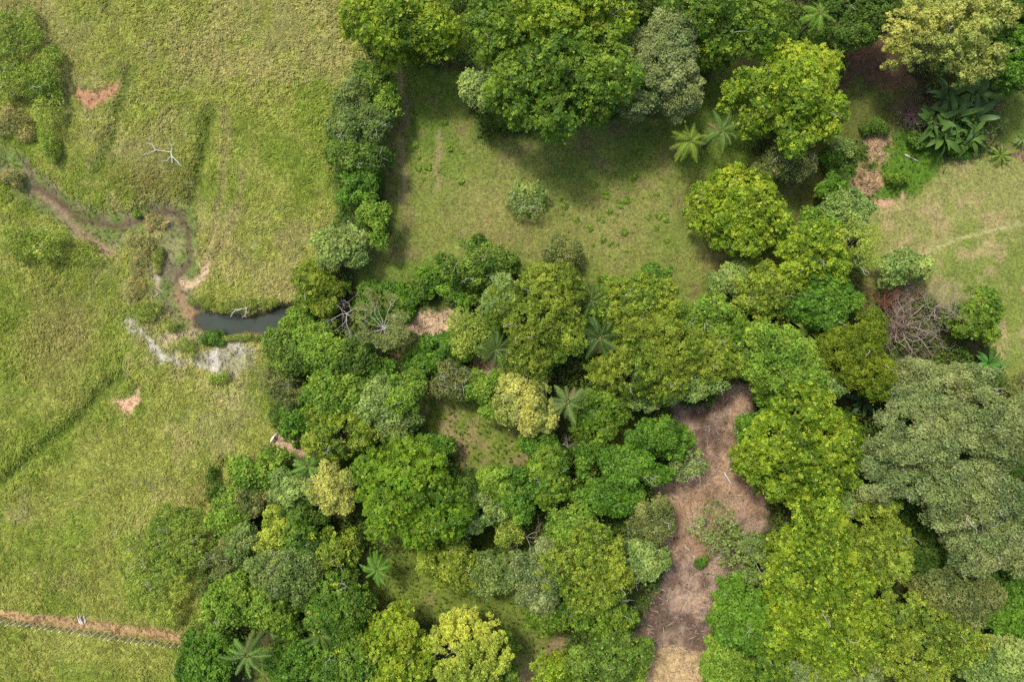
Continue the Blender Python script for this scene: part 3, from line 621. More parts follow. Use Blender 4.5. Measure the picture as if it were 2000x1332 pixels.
# ------------------------------------------------------------------ trees and shrubs: crown centre px, py; radii; height m; style; bare limbs; label
T, SH = ('tree', 'tree'), ('shrub', 'shrub')
TREES = [
 # top edge
 (T, 790, 58, 112, 78, 15, 'lime', 0, 'lush bright green tree at the top edge beside the pasture corner'),
 (T, 712, 10, 34, 36, 9, 'green', 0, 'small green tree against the pasture at the top edge'),
 (T, 965, 70, 62, 62, 15, 'green', 2, 'dark green tree squeezed between two bigger crowns at the top'),
 (T, 1088, 156, 136, 116, 17, 'green', 0, 'largest domed green tree overhanging the top of the clearing'),
 (T, 1120, 28, 112, 58, 18, 'lime', 0, 'bright leafy crown at the top edge above the domed tree'),
 (T, 1245, 15, 40, 36, 10, 'dark', 0, 'dark low tree in the gap at the top edge'),
 (T, 1290, 138, 88, 92, 15, 'olive', 2, 'dull olive tree with fine leaves above the clearing'),
 (T, 1395, 36, 122, 78, 15, 'green', 0, 'wide green tree at the top edge right of the olive tree'),
 (T, 938, 184, 36, 36, 12, 'mint', 0, 'small pale mint umbrella tree with white trunk at the clearing edge'),
 (T, 1548, 185, 104, 118, 15, 'lime', 2, 'tall leafy tree with bright leaf rosettes right of the two palms'),
 (T, 1685, 34, 78, 54, 13, 'dark', 0, 'dark fine leaved tree at the top edge beside a palm'),
 (T, 1842, 70, 124, 92, 16, 'pale', 0, 'huge pale yellow green crown over the banana plants'),
 (T, 1980, 112, 44, 64, 13, 'vine', 0, 'deep green tree on the right edge beside the pale giant crown'),
 (T, 1988, 12, 46, 40, 14, 'dark', 0, 'dark green tree filling the top right corner'),
 (T, 1538, 312, 48, 42, 8, 'khaki', 3, 'thin brownish olive tree below the rosette tree'),
 (T, 1447, 410, 94, 72, 10, 'lime', 0, 'round lime green tree standing free in the clearing'),
 # hedge row at the pasture border
 (T, 735, 150, 42, 40, 8, 'mid', 1, 'topmost green tree of the row dividing pasture and clearing'),
 (T, 692, 192, 44, 44, 8, 'grey', 4, 'grey green tree with whitish limbs, upper left of the dividing row'),
 (T, 758, 196, 28, 46, 7, 'fresh', 0, 'yellowish green tree on the clearing side of the dividing row'),
 (T, 682, 246, 44, 38, 8, 'grey', 4, 'dull grey twiggy tree bulging into the pasture from the dividing row'),
 (T, 738, 246, 40, 38, 8, 'grey', 4, 'twiggy pale grey tree in the dividing row, facing the clearing'),
 (T, 688, 300, 42, 42, 8, 'mid', 3, 'green tree with a grey forked top on the pasture side of the row'),
 (T, 730, 312, 40, 44, 8, 'dark', 4, 'dark tree with radiating white limbs in the dividing row'),
 (T, 700, 362, 54, 40, 7, 'vine', 0, 'deep green bushy tree low in the dividing row'),
 (T, 735, 418, 38, 36, 7, 'fresh', 0, 'light green tree near the lower end of the dividing row'),
 (T, 742, 466, 26, 28, 6, 'fresh', 0, 'small light green tree at the lower end of the dividing row'),
 (T, 668, 482, 48, 44, 7, 'mint', 0, 'pale lime tree with frothy leaves at the foot of the dividing row'),
 (T, 614, 562, 62, 48, 6, 'amber', 1, 'yellowish olive tree leaning over the end of the pool'),
 # clearing
 (T, 1030, 394, 36, 36, 3.4, 'mint', 6, 'sparse silvery shrub tree alone in the middle of the clearing'),
 (T, 1095, 500, 38, 38, 5, 'khaki', 2, 'sparse olive tree at the lower edge of the clearing'),
 (SH, 1178, 546, 14, 12, 2, 'fresh', 0, 'little bright green bush on the lower edge of the clearing'),
 (T, 945, 512, 80, 48, 9, 'mid', 5, 'open green tree with crooked white twigs below the clearing'),
 (SH, 842, 552, 44, 36, 3, 'vine', 0, 'deep green bush beside the dim trail below the clearing'),
 (SH, 900, 572, 46, 34, 3.2, 'vine', 0, 'deep green bush under the open tree with white twigs'),
 (SH, 735, 590, 56, 46, 1.4, 'vine', 0, 'low carpet of dark vines between pool and dim trail'),
 (SH, 790, 588, 34, 38, 1.8, 'vine', 0, 'low dark vines bordering the dim trail on its left'),
 # central grove
 (T, 985, 586, 36, 42, 11, 'mint', 0, 'silvery mint tree on the left flank of the central amber tree'),
 (T, 1062, 612, 102, 92, 13, 'amber', 4, 'large amber green tree in the middle of the picture'),
 (T, 1035, 700, 60, 40, 10, 'amber', 0, 'olive yellow tree directly below the large amber tree'),
 (T, 1278, 552, 36, 36, 8, 'vine', 0, 'round deep green tree at the lower clearing edge'),
 (T, 1250, 592, 58, 58, 11, 'yellow', 0, 'yellow green tree in front of the round deep green tree'),
 (T, 1182, 598, 34, 40, 8, 'fresh', 0, 'fresh green tree between the amber and the yellow green crowns'),
 (T, 1262, 700, 98, 84, 13, 'amber', 1, 'big clumpy olive green tree right of the dark palm hollow'),
 (T, 1320, 640, 42, 44, 9, 'green', 0, 'mid green tree above the clumpy olive tree'),
 (T, 1394, 618, 38, 42, 9, 'fresh', 0, 'light green round tree jutting up to the clearing corner'),
 (T, 1430, 550, 36, 40, 7, 'mint', 0, 'pale topped round tree standing out on the clearing'),
 (T, 1495, 575, 62, 56, 9, 'yellow', 0, 'yellow flecked tree beside the pale topped round tree'),
 (T, 1592, 500, 62, 66, 11, 'lime', 2, 'big leaved bright tree between the two lawns'),
 (T, 1664, 488, 44, 54, 10, 'soft', 0, 'feathery lime tree on the left edge of the right lawn'),
 (T, 1606, 592, 76, 58, 10, 'vine', 0, 'deep green leafy tree above the striped long leaf plants'),
 (T, 1645, 412, 50, 38, 7, 'mint', 0, 'bluish green tree above the feathery lime tree'),
 (T, 1625, 368, 28, 28, 5, 'vine', 0, 'vivid green bush tree above the bluish green tree'),
 (T, 1600, 440, 34, 28, 7, 'fresh', 0, 'light green tree left of the bluish green tree'),
 (T, 1445, 655, 46, 40, 8, 'green', 2, 'mid green tree below the yellow flecked tree'),
 (T, 1390, 700, 56, 50, 10, 'yellow', 1, 'yellowish tree left of the fresh green mass'),
 (T, 1508, 690, 72, 62, 11, 'fresh', 1, 'fresh green broad tree left of the long leaf plants'),
 (T, 1556, 742, 60, 50, 11, 'fresh', 1, 'light green tree below the long leaf plants'),
 (T, 1600, 762, 42, 36, 10, 'mint', 0, 'pale finely speckled tree beside the mossy round tree'),
 (T, 1504, 752, 38, 32, 9, 'green', 0, 'mid green tree at the top right of the brown strip'),
 (T, 1326, 752, 46, 36, 9, 'mint', 0, 'pale green tree at the top left of the brown strip'),
 (T, 1384, 752, 34, 24, 8, 'mint', 1, 'pale green branch tree reaching over the top of the brown strip'),
 (T, 1250, 778, 30, 26, 8, 'mint', 0, 'small pale tree below the clumpy olive tree'),
 (T, 1030, 788, 48, 62, 10, 'pale', 0, 'pale cream yellow tree left of the central palm'),
 (T, 1168, 812, 50, 46, 8, 'green', 0, 'green tree right of the central palm'),
 (T, 1195, 770, 34, 36, 8, 'green', 0, 'small green tree tucked under the clumpy olive tree'),
 (T, 925, 645, 44, 50, 8, 'soft', 0, 'feathery light green tree beside the dry leaf patch'),
 (T, 955, 762, 44, 40, 7, 'fresh', 0, 'fresh green tree left of the cream yellow tree'),
 (T, 885, 742, 36, 34, 7, 'khaki', 12, 'spidery tree with bare radiating olive limbs'),
 (T, 870, 690, 52, 42, 6, 'vine', 0, 'deep green tree below the dry leaf patch'),
 (T, 820, 705, 38, 32, 5, 'vine', 0, 'deep green bushy tree left below the dry leaf patch'),
 (T, 800, 668, 34, 26, 4, 'khaki', 0, 'dull olive shrub tree at the left tip of the dry leaf patch'),
 # left grove
 (T, 592, 628, 46, 34, 6, 'fresh', 0, 'green tree at the lower bank of the pool'),
 (T, 572, 690, 56, 42, 8, 'mid', 0, 'mid green tree at the pasture edge below the pool'),
 (T, 628, 682, 50, 46, 9, 'fresh', 0, 'bright tree below the leafless trees by the pool'),
 (T, 690, 705, 48, 42, 8, 'dark', 0, 'dark tree below the white limbed umbrella tree'),
 (T, 562, 752, 42, 48, 7, 'khaki', 3, 'brownish thin tree at the pasture edge above the cow'),
 (T, 650, 768, 56, 52, 9, 'fresh', 0, 'rounded bright green tree in the left grove'),
 (T, 578, 815, 38, 34, 6, 'vine', 0, 'dense deep green bush tree right above the cow'),
 (T, 740, 730, 38, 30, 6, 'vine', 0, 'deep green tree below the umbrella tree'),
 (T, 788, 765, 40, 42, 9, 'fresh', 0, 'bright round tree beside the grassy glade'),
 (T, 738, 782, 40, 50, 9, 'mint', 0, 'pale tree left of the bright round glade tree'),
 (T, 768, 832, 52, 40, 7, 'grey', 4, 'grey green tree with a bare fork at the glade edge'),
 (T, 692, 788, 26, 24, 7, 'yellow', 0, 'small yellow green tree between the pale and the bright crowns'),
 (T, 658, 850, 64, 58, 10, 'yellow', 0, 'yellow green tree right of the cow'),
 (T, 838, 872, 46, 28, 5, 'vine', 0, 'leafy green thicket tree above the great lime dome'),
 (T, 800, 962, 112, 110, 14, 'dome', 0, 'great lime green dome in the lower grove, left of centre'),
 (T, 648, 952, 40, 46, 10, 'pale', 0, 'round pale blossoming crown left of the great lime dome'),
 (T, 912, 955, 28, 28, 8, 'dark', 0, 'blue green dark tree on the right rim of the great lime dome'),
 (T, 572, 950, 40, 36, 7, 'mint', 0, 'pale green tree left of the round blossoming crown'),
 (T, 512, 918, 52, 42, 5, 'fresh', 0, 'light green shrub tree on the pasture edge below the cow'),
 (T, 486, 978, 44, 34, 5, 'khaki', 1, 'dull olive shrub tree in the lower left grove'),
 (T, 446, 1010, 40, 42, 6, 'fresh', 0, 'light green tree at the lower left pasture border'),
 (T, 540, 1032, 38, 38, 8, 'gold', 0, 'golden yellow tree in the lower left grove'),
 (T, 478, 1052, 36, 40, 8, 'grey', 1, 'soft grey green tree left of the golden yellow tree'),
 (T, 590, 1004, 44, 28, 7, 'dark', 0, 'dark tree below the pale green tree'),
 (T, 598, 1050, 46, 40, 9, 'tips', 0, 'dark green tree with bright yellow young leaves right of the golden tree'),
 (T, 448, 1096, 46, 40, 6, 'khaki', 3, 'brownish olive tree at the pasture border'),
 (T, 655, 1072, 44, 40, 9, 'yellow', 0, 'yellow tipped tree above the dark hollow'),
 (T, 560, 1112, 62, 60, 11, 'grey', 7, 'grey green tree with crooked white branches in the lower left grove'),
 (T, 462, 1170, 58, 58, 10, 'fresh', 0, 'frothy light green tree above the lower left palm'),
 (T, 552, 1200, 50, 38, 9, 'green', 0, 'mid green tree right of the frothy light tree'),
 (T, 650, 1176, 58, 62, 10, 'tips', 0, 'dark leafy tree sprinkled with yellow leaf tufts'),
 (T, 402, 1295, 54, 58, 6, 'vine', 0, 'dense bright green tree at the end of the fence'),
 (T, 590, 1302, 56, 52, 9, 'vine', 0, 'deep green tree at the bottom edge right of the palm'),
 (T, 680, 1305, 56, 52, 10, 'tips', 0, 'dark tree with a yellow tuft at the bottom edge'),
 (T, 775, 1275, 78, 72, 11, 'lime', 0, 'speckled lime tree left of the golden crown at the bottom'),
 (T, 912, 1268, 88, 80, 13, 'gold', 0, 'golden green cauliflower crown at the bottom edge'),
 (T, 985, 1292, 28, 40, 8, 'green', 0, 'mid green tree on the right flank of the golden crown'),
 (T, 885, 1098, 52, 48, 9, 'yellow', 0, 'yellowish tree below the great lime dome'),
 (T, 962, 1110, 46, 42, 9, 'grey', 2, 'grey green tree right of the yellowish tree'),
 (T, 855, 1062, 40, 30, 7, 'green', 0, 'mid green tree under the rim of the great lime dome'),
 (T, 968, 940, 44, 36, 8, 'fresh', 0, 'fresh green tree at the bottom of the grassy glade'),
 (T, 938, 1000, 50, 34, 9, 'mint', 0, 'pale green frothy tree right of the great lime dome'),
 (T, 990, 1030, 30, 34, 7, 'soft', 0, 'vivid light green tree above the leafless twigs'),
 (T, 1012, 966, 42, 42, 8, 'vine', 0, 'deep green tree below the fresh glade tree'),
 (T, 1072, 932, 42, 56, 9, 'green', 1, 'upright green tree in the lower middle grove'),
 (T, 1062, 868, 42, 34, 7, 'vine', 0, 'deep green tree below the central palm'),
 (T, 1142, 888, 24, 42, 6, 'vine', 0, 'narrow green tree right of the leafless fork'),
 (SH, 1156, 918, 14, 13, 3, 'mint', 0, 'tiny pale bush below the narrow green tree'),
 (T, 1288, 852, 62, 52, 8, 'vine', 0, 'deep green tree on the left bank of the brown strip'),
 (T, 1228, 918, 72, 48, 9, 'vine', 0, 'wide deep green tree left of the brown strip'),
 (T, 1180, 975, 66, 40, 8, 'vine', 0, 'lowest of three deep green trees left of the brown strip'),
 (T, 1270, 1012, 40, 42, 8, 'khaki', 2, 'olive fine twigged tree touching the brown strip'),
 (T, 1120, 1032, 62, 44, 10, 'fresh', 2, 'light green tree above the big mixed crown'),
 (T, 1155, 1105, 100, 82, 13, 'yellow', 4, 'big speckled yellow green crown in the lower middle'),
 (T, 1056, 1118, 54, 60, 11, 'olive', 1, 'olive ribbed tree left of the speckled crown'),
 (T, 1255, 1095, 42, 40, 8, 'mint', 5, 'pale tree with a white leaning limb at the brown strip'),
 (T, 1078, 1190, 60, 46, 9, 'green', 0, 'mid green tree above the striped dry glade'),
 (T, 1178, 1186, 66, 50, 10, 'green', 3, 'mid green twiggy tree below the speckled crown'),
 (T, 1186, 1284, 72, 62, 11, 'mid', 2, 'rounded green tree at the bottom left of the straw'),
 (T, 1090, 1312, 64, 38, 9, 'lime', 0, 'lime tree at the bottom edge beside the striped glade'),
 (T, 1244, 1290, 34, 40, 7, 'fresh', 0, 'light green tree next to the straw at the bottom edge'),
 # brown strip
 (T, 1343, 912, 34, 28, 6, 'mint', 6, 'thin pale tree with white limbs on the brown strip'),
 (T, 1385, 1022, 58, 40, 4, 'mint', 3, 'sparse green sapling over the middle of the brown strip'),
 (T, 1428, 1068, 46, 40, 4, 'mint', 1, 'sparse pale sapling on the right side of the brown strip'),
 (T, 1482, 1100, 42, 44, 8, 'grey', 2, 'grey green tree on the right bank of the brown strip'),
 (SH, 1368, 1098, 16, 12, 1.4, 'vine', 0, 'small dark green seedling clump on the brown strip'),
 # right bank
 (T, 1572, 872, 108, 102, 14, 'lime', 0, 'great lime green dome right of the brown strip'),
 (T, 1625, 975, 66, 36, 9, 'mint', 0, 'pale green tree below the right lime dome'),
 (T, 1480, 830, 34, 44, 7, 'vine', 0, 'deep green tree between brown strip and right lime dome'),
 (T, 1580, 1110, 104, 118, 15, 'lime', 0, 'yellow lime crown at the lower right, bigger of the pair'),
 (T, 1600, 1228, 112, 76, 14, 'lime', 0, 'lime crown directly below the yellow lime crown'),
 (T, 1708, 1062, 84, 80, 12, 'yellow', 4, 'light tree with white branches right of the yellow lime crown'),
 (T, 1850, 1172, 86, 68, 12, 'khaki', 5, 'brownish grey feathery tree at the lower right'),
 (T, 1790, 1258, 112, 88, 13, 'yellow', 1, 'yellow green crown below the feathery tree'),
 (T, 1950, 1290, 84, 66, 12, 'mint', 0, 'pale green crown in the bottom right corner'),
 (T, 1638, 1314, 86, 42, 12, 'olive', 1, 'olive crown at the bottom edge below the lime crowns'),
 (T, 1454, 1205, 62, 76, 9, 'vine', 0, 'deep green tree on the lower right bank of the brown strip'),
 (T, 1412, 1300, 54, 46, 8, 'fresh', 0, 'fresh green tree at the bottom right of the straw'),
 (T, 1500, 1310, 50, 44, 9, 'green', 0, 'mid green tree at the bottom edge left of the olive crown'),
 (T, 1960, 1150, 70, 64, 5, 'vine', 0, 'low deep green thicket on the right edge'),
 (T, 1965, 1226, 56, 46, 6, 'vine', 0, 'ferny green thicket above the bottom right crown'),
 (T, 1840, 1080, 66, 44, 4, 'dark', 0, 'dark thicket in the gap below the grey olive giants'),
 # mossy tree, olive giants
 (T, 1670, 698, 60, 76, 12, 'moss', 0, 'mossy yellow olive round tree beside the leafless tangle'),
 (T, 1842, 762, 112, 64, 13, 'olive', 5, 'uppermost grey olive giant below the leafless tangle'),
 (T, 1785, 850, 92, 72, 16, 'olive', 1, 'grey olive giant right of the lime dome'),
 (T, 1932, 846, 84, 76, 17, 'olive', 2, 'grey olive giant on the right edge'),
 (T, 1745, 932, 74, 50, 13, 'olive', 1, 'lower left of the grey olive giants'),
 (T, 1880, 958, 88, 68, 17, 'olive', 8, 'grey olive giant with white bare branches'),
 (T, 1935, 1050, 82, 62, 14, 'olive', 4, 'lowest grey olive giant at the right edge'),
 (T, 1995, 770, 32, 40, 10, 'khaki', 2, 'thin brownish tree cut by the right edge below the lawn'),
 (T, 1762, 524, 54, 32, 7, 'mint', 0, 'pale sage tree leaning over the left side of the lawn'),
 (T, 1918, 608, 44, 46, 8, 'green', 0, 'glossy green tree half bare standing on the lawn'),
 # garden shrubs upper right
 (SH, 1646, 288, 34, 24, 2.5, 'mint', 0, 'pale leafy bush at the upper end of the dry cane heap'),
 (SH, 1628, 318, 22, 30, 2.5, 'vine', 0, 'dark bush below the pale leafy bush'),
 (SH, 1708, 248, 32, 18, 1.8, 'dark', 0, 'dark low bush above the dry cane heap'),
 (SH, 1750, 352, 22, 16, 2, 'green', 0, 'glossy bush on the vivid green grass'),
 (SH, 1800, 272, 34, 22, 2.2, 'vine', 0, 'tangled green bush left of the banana plants'),
 (SH, 1874, 290, 34, 20, 2, 'vine', 0, 'low green bush at the foot of the banana plants'),
 (SH, 1912, 296, 15, 9, 1, 'grey', 0, 'small silver grey bush below the banana plants'),
 # left side of the pasture
 (T, 26, 80, 56, 56, 3.3, 'scrub', 0, 'dark green tree on the left edge near the top'),
 (T, 36, 160, 50, 42, 3.3, 'scrub', 3, 'twiggy green tree on the left edge below the dark tree'),
 (T, 86, 130, 34, 40, 3.3, 'scrub', 0, 'soft green bush tree left of the red soil'),
 (T, 85, 228, 26, 56, 3.3, 'soft', 0, 'narrow lime green bush tree beside the stream head'),
 (SH, 95, 290, 18, 30, 2.5, 'soft', 0, 'lime bush just above the stream bend'),
 (SH, 20, 240, 44, 42, 1.6, 'reed', 0, 'tall yellowish reed clump on the left edge above the stream'),
 (SH, 10, 345, 28, 22, 2.2, 'reed', 0, 'reed clump on the left edge at the stream'),
 (T, 28, 462, 42, 34, 3.3, 'soft', 1, 'lime tree on the left edge below the stream'),
 (T, 95, 474, 44, 36, 3.3, 'soft', 2, 'lime bush tree right of the left edge lime tree'),
 (SH, 165, 500, 44, 24, 1.2, 'soft', 0, 'spreading green bush below the muddy side channel'),
 (SH, 300, 432, 36, 22, 1.0, 'reed', 0, 'reed hummock inside the stream loop'),
 (SH, 268, 478, 30, 36, 1.2, 'reed', 0, 'brownish reed clump on the stream bank'),
 (SH, 305, 505, 14, 36, 0.9, 'strap', 0, 'narrow green reed edge along the dry bed'),
 (SH, 262, 555, 20, 44, 1.1, 'reed', 0, 'brownish shaggy reeds left of the dry bed'),
 (SH, 285, 606, 34, 22, 1.1, 'strap', 0, 'rounded yellow green grass clump above the chalky bank'),
 (SH, 330, 640, 22, 12, 1.2, 'strap', 0, 'small grass clump on the chalky bank'),
 (SH, 358, 672, 26, 15, 1.6, 'soft', 0, 'green bush in the middle of the chalky bank'),
 (SH, 412, 660, 22, 17, 1.8, 'vine', 0, 'vivid green bush at the left end of the pool'),
 (SH, 430, 736, 22, 16, 1.4, 'soft', 0, 'green grass bush below the white chalk'),
 (SH, 375, 692, 10, 14, 1.2, 'soft', 0, 'tiny green bush between two chalk patches'),
 (SH, 450, 596, 70, 15, 0.8, 'strap', 0, 'overhanging grass fringe along the upper pool bank'),
 (SH, 395, 590, 30, 18, 0.8, 'strap', 0, 'grass fringe at the upper left pool corner'),
 (SH, 525, 592, 34, 14, 0.8, 'strap', 0, 'grass fringe under the yellowish olive tree by the pool'),
 (SH, 470, 660, 50, 10, 1.0, 'strap', 0, 'yellow green grass fringe along the lower pool bank'),
 (SH, 258, 416, 9, 9, 1.0, 'fresh', 0, 'single bright seedling in the stream bed'),
 (T, 335, 1050, 70, 62, 4.2, 'scrub', 4, 'loose bright green tree on the pasture above the fence'),
 (T, 305, 1150, 66, 66, 3.3, 'soft', 1, 'loose green tree nearest the red path'),
 (T, 262, 1085, 40, 46, 3.6, 'soft', 3, 'faint sparse green tree left of the loose bright trees'),
 (SH, 413, 958, 20, 52, 2.2, 'dark', 0, 'dark narrow hedge in the ditch at the pasture border'),
 (SH, 578, 868, 9, 8, 1, 'vine', 0, 'small green weed on the dry ground right of the cow'),
 (SH, 558, 890, 9, 8, 0.9, 'dark', 0, 'dark green weed below the cow'),
 (SH, 566, 908, 10, 9, 0.9, 'vine', 0, 'green weed at the lower tip of the dry ground'),
]
FLW = {'dark green tree with bright yellow young leaves right of the golden tree': 9, 'dark leafy tree sprinkled with yellow leaf tufts': 12, 'dark tree with a yellow tuft at the bottom edge': 3,
       'yellow tipped tree above the dark hollow': 5, 'yellow flecked tree beside the pale topped round tree': 5}
SPARSE = {'loose bright green tree on the pasture above the fence': 1.7, 'loose green tree nearest the red path': 1.7, 'dark green tree on the left edge near the top': 1.3, 'sparse green sapling over the middle of the brown strip': .16, 'sparse pale sapling on the right side of the brown strip': .2, 'thin pale tree with white limbs on the brown strip': .3,
          'sparse silvery shrub tree alone in the middle of the clearing': .3, 'faint sparse green tree left of the loose bright trees': .45, 'spidery tree with bare radiating olive limbs': .6,
          'pale green branch tree reaching over the top of the brown strip': .6, 'sparse olive tree at the lower edge of the clearing': .8}
for (nm, cat), px, py, rx, ry, h, sty, bare, lab in TREES:
    tree(nm, cat, px, py, rx, ry, h, sty, bare, lab, None, FLW.get(lab, 0), None, SPARSE.get(lab, 1.0))

# small identical weeds dotted over the clearing
rw = np.random.default_rng(55)
WEEDS = [(1190, 412), (1178, 432), (1205, 418), (1240, 438), (1186, 292), (1160, 362), (1128, 382), (1300, 430), (1222, 392), (1176, 468), (1155, 500), (1222, 520), (1250, 300), (1130, 352),
         (1212, 402), (1302, 470), (1190, 500), (1330, 330), (1345, 415), (1234, 455), (1142, 400), (1098, 420), (880, 292), (818, 330), (828, 350), (812, 285), (905, 300), (1236, 345), (1285, 380), (1200, 345)]
wm = []
for k in range(3):
    V, tone, cen, rcs = crown_data(.55, .5, .35, 'fresh', rw, .55); V[:, 2] = np.maximum(V[:, 2] * .5 + .15, .02)
    wm.append(leaf_mesh('weed', V, tone, M_LEAF))
for k in range(46):
    c = [(1195, 420, 38, 26), (1180, 450, 60, 45), (1260, 400, 60, 50), (850, 320, 40, 40), (1120, 380, 45, 35)][k % 5]
    WEEDS.append((c[0] + rw.normal(0, c[2]), c[1] + rw.normal(0, c[3])))
for i, (px, py) in enumerate(WEEDS):
    x, y = to_world(px, py); s = .55 + .9 * rw.random() ** 1.5
    tag(obj('weed', wm[i % 3], None, (x, y, zat(x, y)), (0, 0, rw.random() * 6.28), (s, s, s)), 'small bright green weed tuft dotted on the clearing grass', 'weed', 'weeds dotted over the clearing')

# ------------------------------------------------------------------ palms: each frond a part
def frond_mesh(L, droop, seed, tint):
    r = np.random.default_rng(seed); n = 9
    t = np.linspace(0, 1, n)
    rx_ = L * (t - .10 * t ** 3 * droop); rz = L * (.42 * t - (.42 + .38 * droop) * t ** 2)
    sp = np.stack([rx_, np.zeros(n), rz], 1)
    V = []; F = []; tone = []
    m = 34
    for k in range(m):
        s = .12 + .88 * k / (m - 1); c = np.array([np.interp(s, t, sp[:, 0]), 0, np.interp(s, t, sp[:, 2])])
        ln = L * .19 * math.sin(math.pi * min(1, .18 + .82 * s) ** .9) ** .6 * (.8 + .35 * r.random()) + .05
        for sd in (-1, 1):
            e = c + np.array([ln * .55, sd * ln * .85, -ln * (.25 + .3 * r.random())])
            w_ = .036 * L / 4
            i = len(V); V += [c + np.array([-w_, 0, .01]), c + np.array([w_ * 1.6, 0, .01]), e]
            F.append((i, i + 1, i + 2)); tone.append(np.array(tint) * (.75 + .5 * r.random()))
    for k in range(n - 1):                                # rachis
        w_ = .06 * (1 - t[k]) + .015
        i = len(V); a, b = sp[k], sp[k + 1]
        V += [a + np.array([0, -w_, .02]), a + np.array([0, w_, .02]), b + np.array([0, 0, .02])]
        F.append((i, i + 1, i + 2)); tone.append(np.array((.22, .26, .07)))
    return mesh_np('frond', np.array(V), np.array(F), 3, np.array(tone), M_GLOSSY)
PALMS = [(1352, 276, 40, 9, (.17, .24, .035), 'yellowish palm, left of the two palms on the clearing', 'pair of palms on the clearing'),
         (1410, 252, 42, 10, (.10, .17, .05), 'blue green palm, right of the two palms on the clearing', 'pair of palms on the clearing'),
         (1606, 36, 38, 10, (.12, .21, .03), 'green palm at the top edge above the rosette tree', None),
         (1122, 782, 46, 13, (.12, .17, .06), 'silvery feathered palm in the middle of the grove', None),
         (606, 914, 38, 7, (.10, .20, .035), 'bright green palm left of the blossoming crown', None),
         (488, 1268, 52, 11, (.10, .17, .045), 'large feathery palm near the fence end at the bottom', None),
         (742, 1106, 38, 8, (.10, .21, .03), 'vivid green palm beside the dark hollow', None),
         (968, 682, 42, 10, (.045, .09, .018), 'dark shaded palm peeking out left of the large amber tree', None),  # tint darkened: shade of the grove painted into the fronds
         (1168, 668, 50, 11, (.042, .085, .018), 'dark shaded palm in the hollow right of the large amber tree', None),  # tint darkened likewise, shade of the hollow put into the colour
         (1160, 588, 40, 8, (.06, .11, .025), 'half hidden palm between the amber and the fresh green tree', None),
         (620, 1240, 40, 7, (.08, .15, .03), 'palm shaded by the yellow tufted tree near the bottom', None)]
rp = np.random.default_rng(77)
for pi_, (px, py, rpx, h, tint, lab, grp) in enumerate(PALMS):
    x, y = to_world(px, py, h); z0 = zat(x, y)
    R_ = rpx * S * (H - h) / H
    root = thing('palm_tree', (x, y, z0), lab, 'palm', grp)
    tb = Tubes(); off = rp.normal(0, .4, 2)
    tb.add(bent((off[0], off[1], -.3), (0, 0, h), 7, .012, rp), np.linspace(.24, .15, 7), 7)
    obj('trunk', tb.mesh('trunk', M_BARK), root)
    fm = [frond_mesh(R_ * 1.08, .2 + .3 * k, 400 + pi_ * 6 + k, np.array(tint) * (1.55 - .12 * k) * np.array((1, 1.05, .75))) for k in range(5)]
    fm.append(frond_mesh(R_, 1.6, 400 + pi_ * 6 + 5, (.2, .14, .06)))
    nf = int(rp.integers(16, 25)); a0 = rp.random() * 6.28; root.rotation_euler = (rp.normal(0, .05), rp.normal(0, .05), 0)
    for k in range(nf):
        lvl = k % 3; s = .68 + .42 * rp.random(); vi = 5 if (k % 11 == 10) else int(rp.integers(0, 5))
        obj('frond', fm[vi], root, (0, 0, h - .1 * lvl), (rp.normal(0, .3), (-.38, -.05, .25)[lvl] + rp.normal(0, .16) + (.4 if vi == 5 else 0), a0 + k * 2.399 + rp.normal(0, .12)), (s, s, s))

# ------------------------------------------------------------------ banana-like plants: each leaf a part
def big_leaf_mesh(L, W, seed, tint, arch):
    r = np.random.default_rng(seed); n = 10
    t = np.linspace(0, 1, n); X = L * t * (1 - .12 * arch * t); Z = L * (.55 * t - (.35 + .45 * arch) * t ** 2)
    wd = W * .5 * np.clip(np.sin(np.pi * np.clip((t - .12) / .9, 0, 1)), 0, 1) ** .55; wd[0] = .03; wd[1] = max(wd[1], .04)
    V = []
    for k in range(n):
        wl = wd[k] * (.92 + .16 * r.random()); wr = wd[k] * (.92 + .16 * r.random())
        V += [(X[k], -wl, Z[k] + wl * .25), (X[k], 0, Z[k]), (X[k], wr, Z[k] + wr * .25)]
    F = []; tone = []
    for k in range(n - 1):
        for j in (0, 1):
            b = k * 3 + j; F.append((b, b + 3, b + 4, b + 1)); tone.append(np.array(tint) * (.82 + .36 * r.random()))
    return mesh_np('leaf', np.array(V, float), np.array(F), 4, np.array(tone), M_GLOSSY)
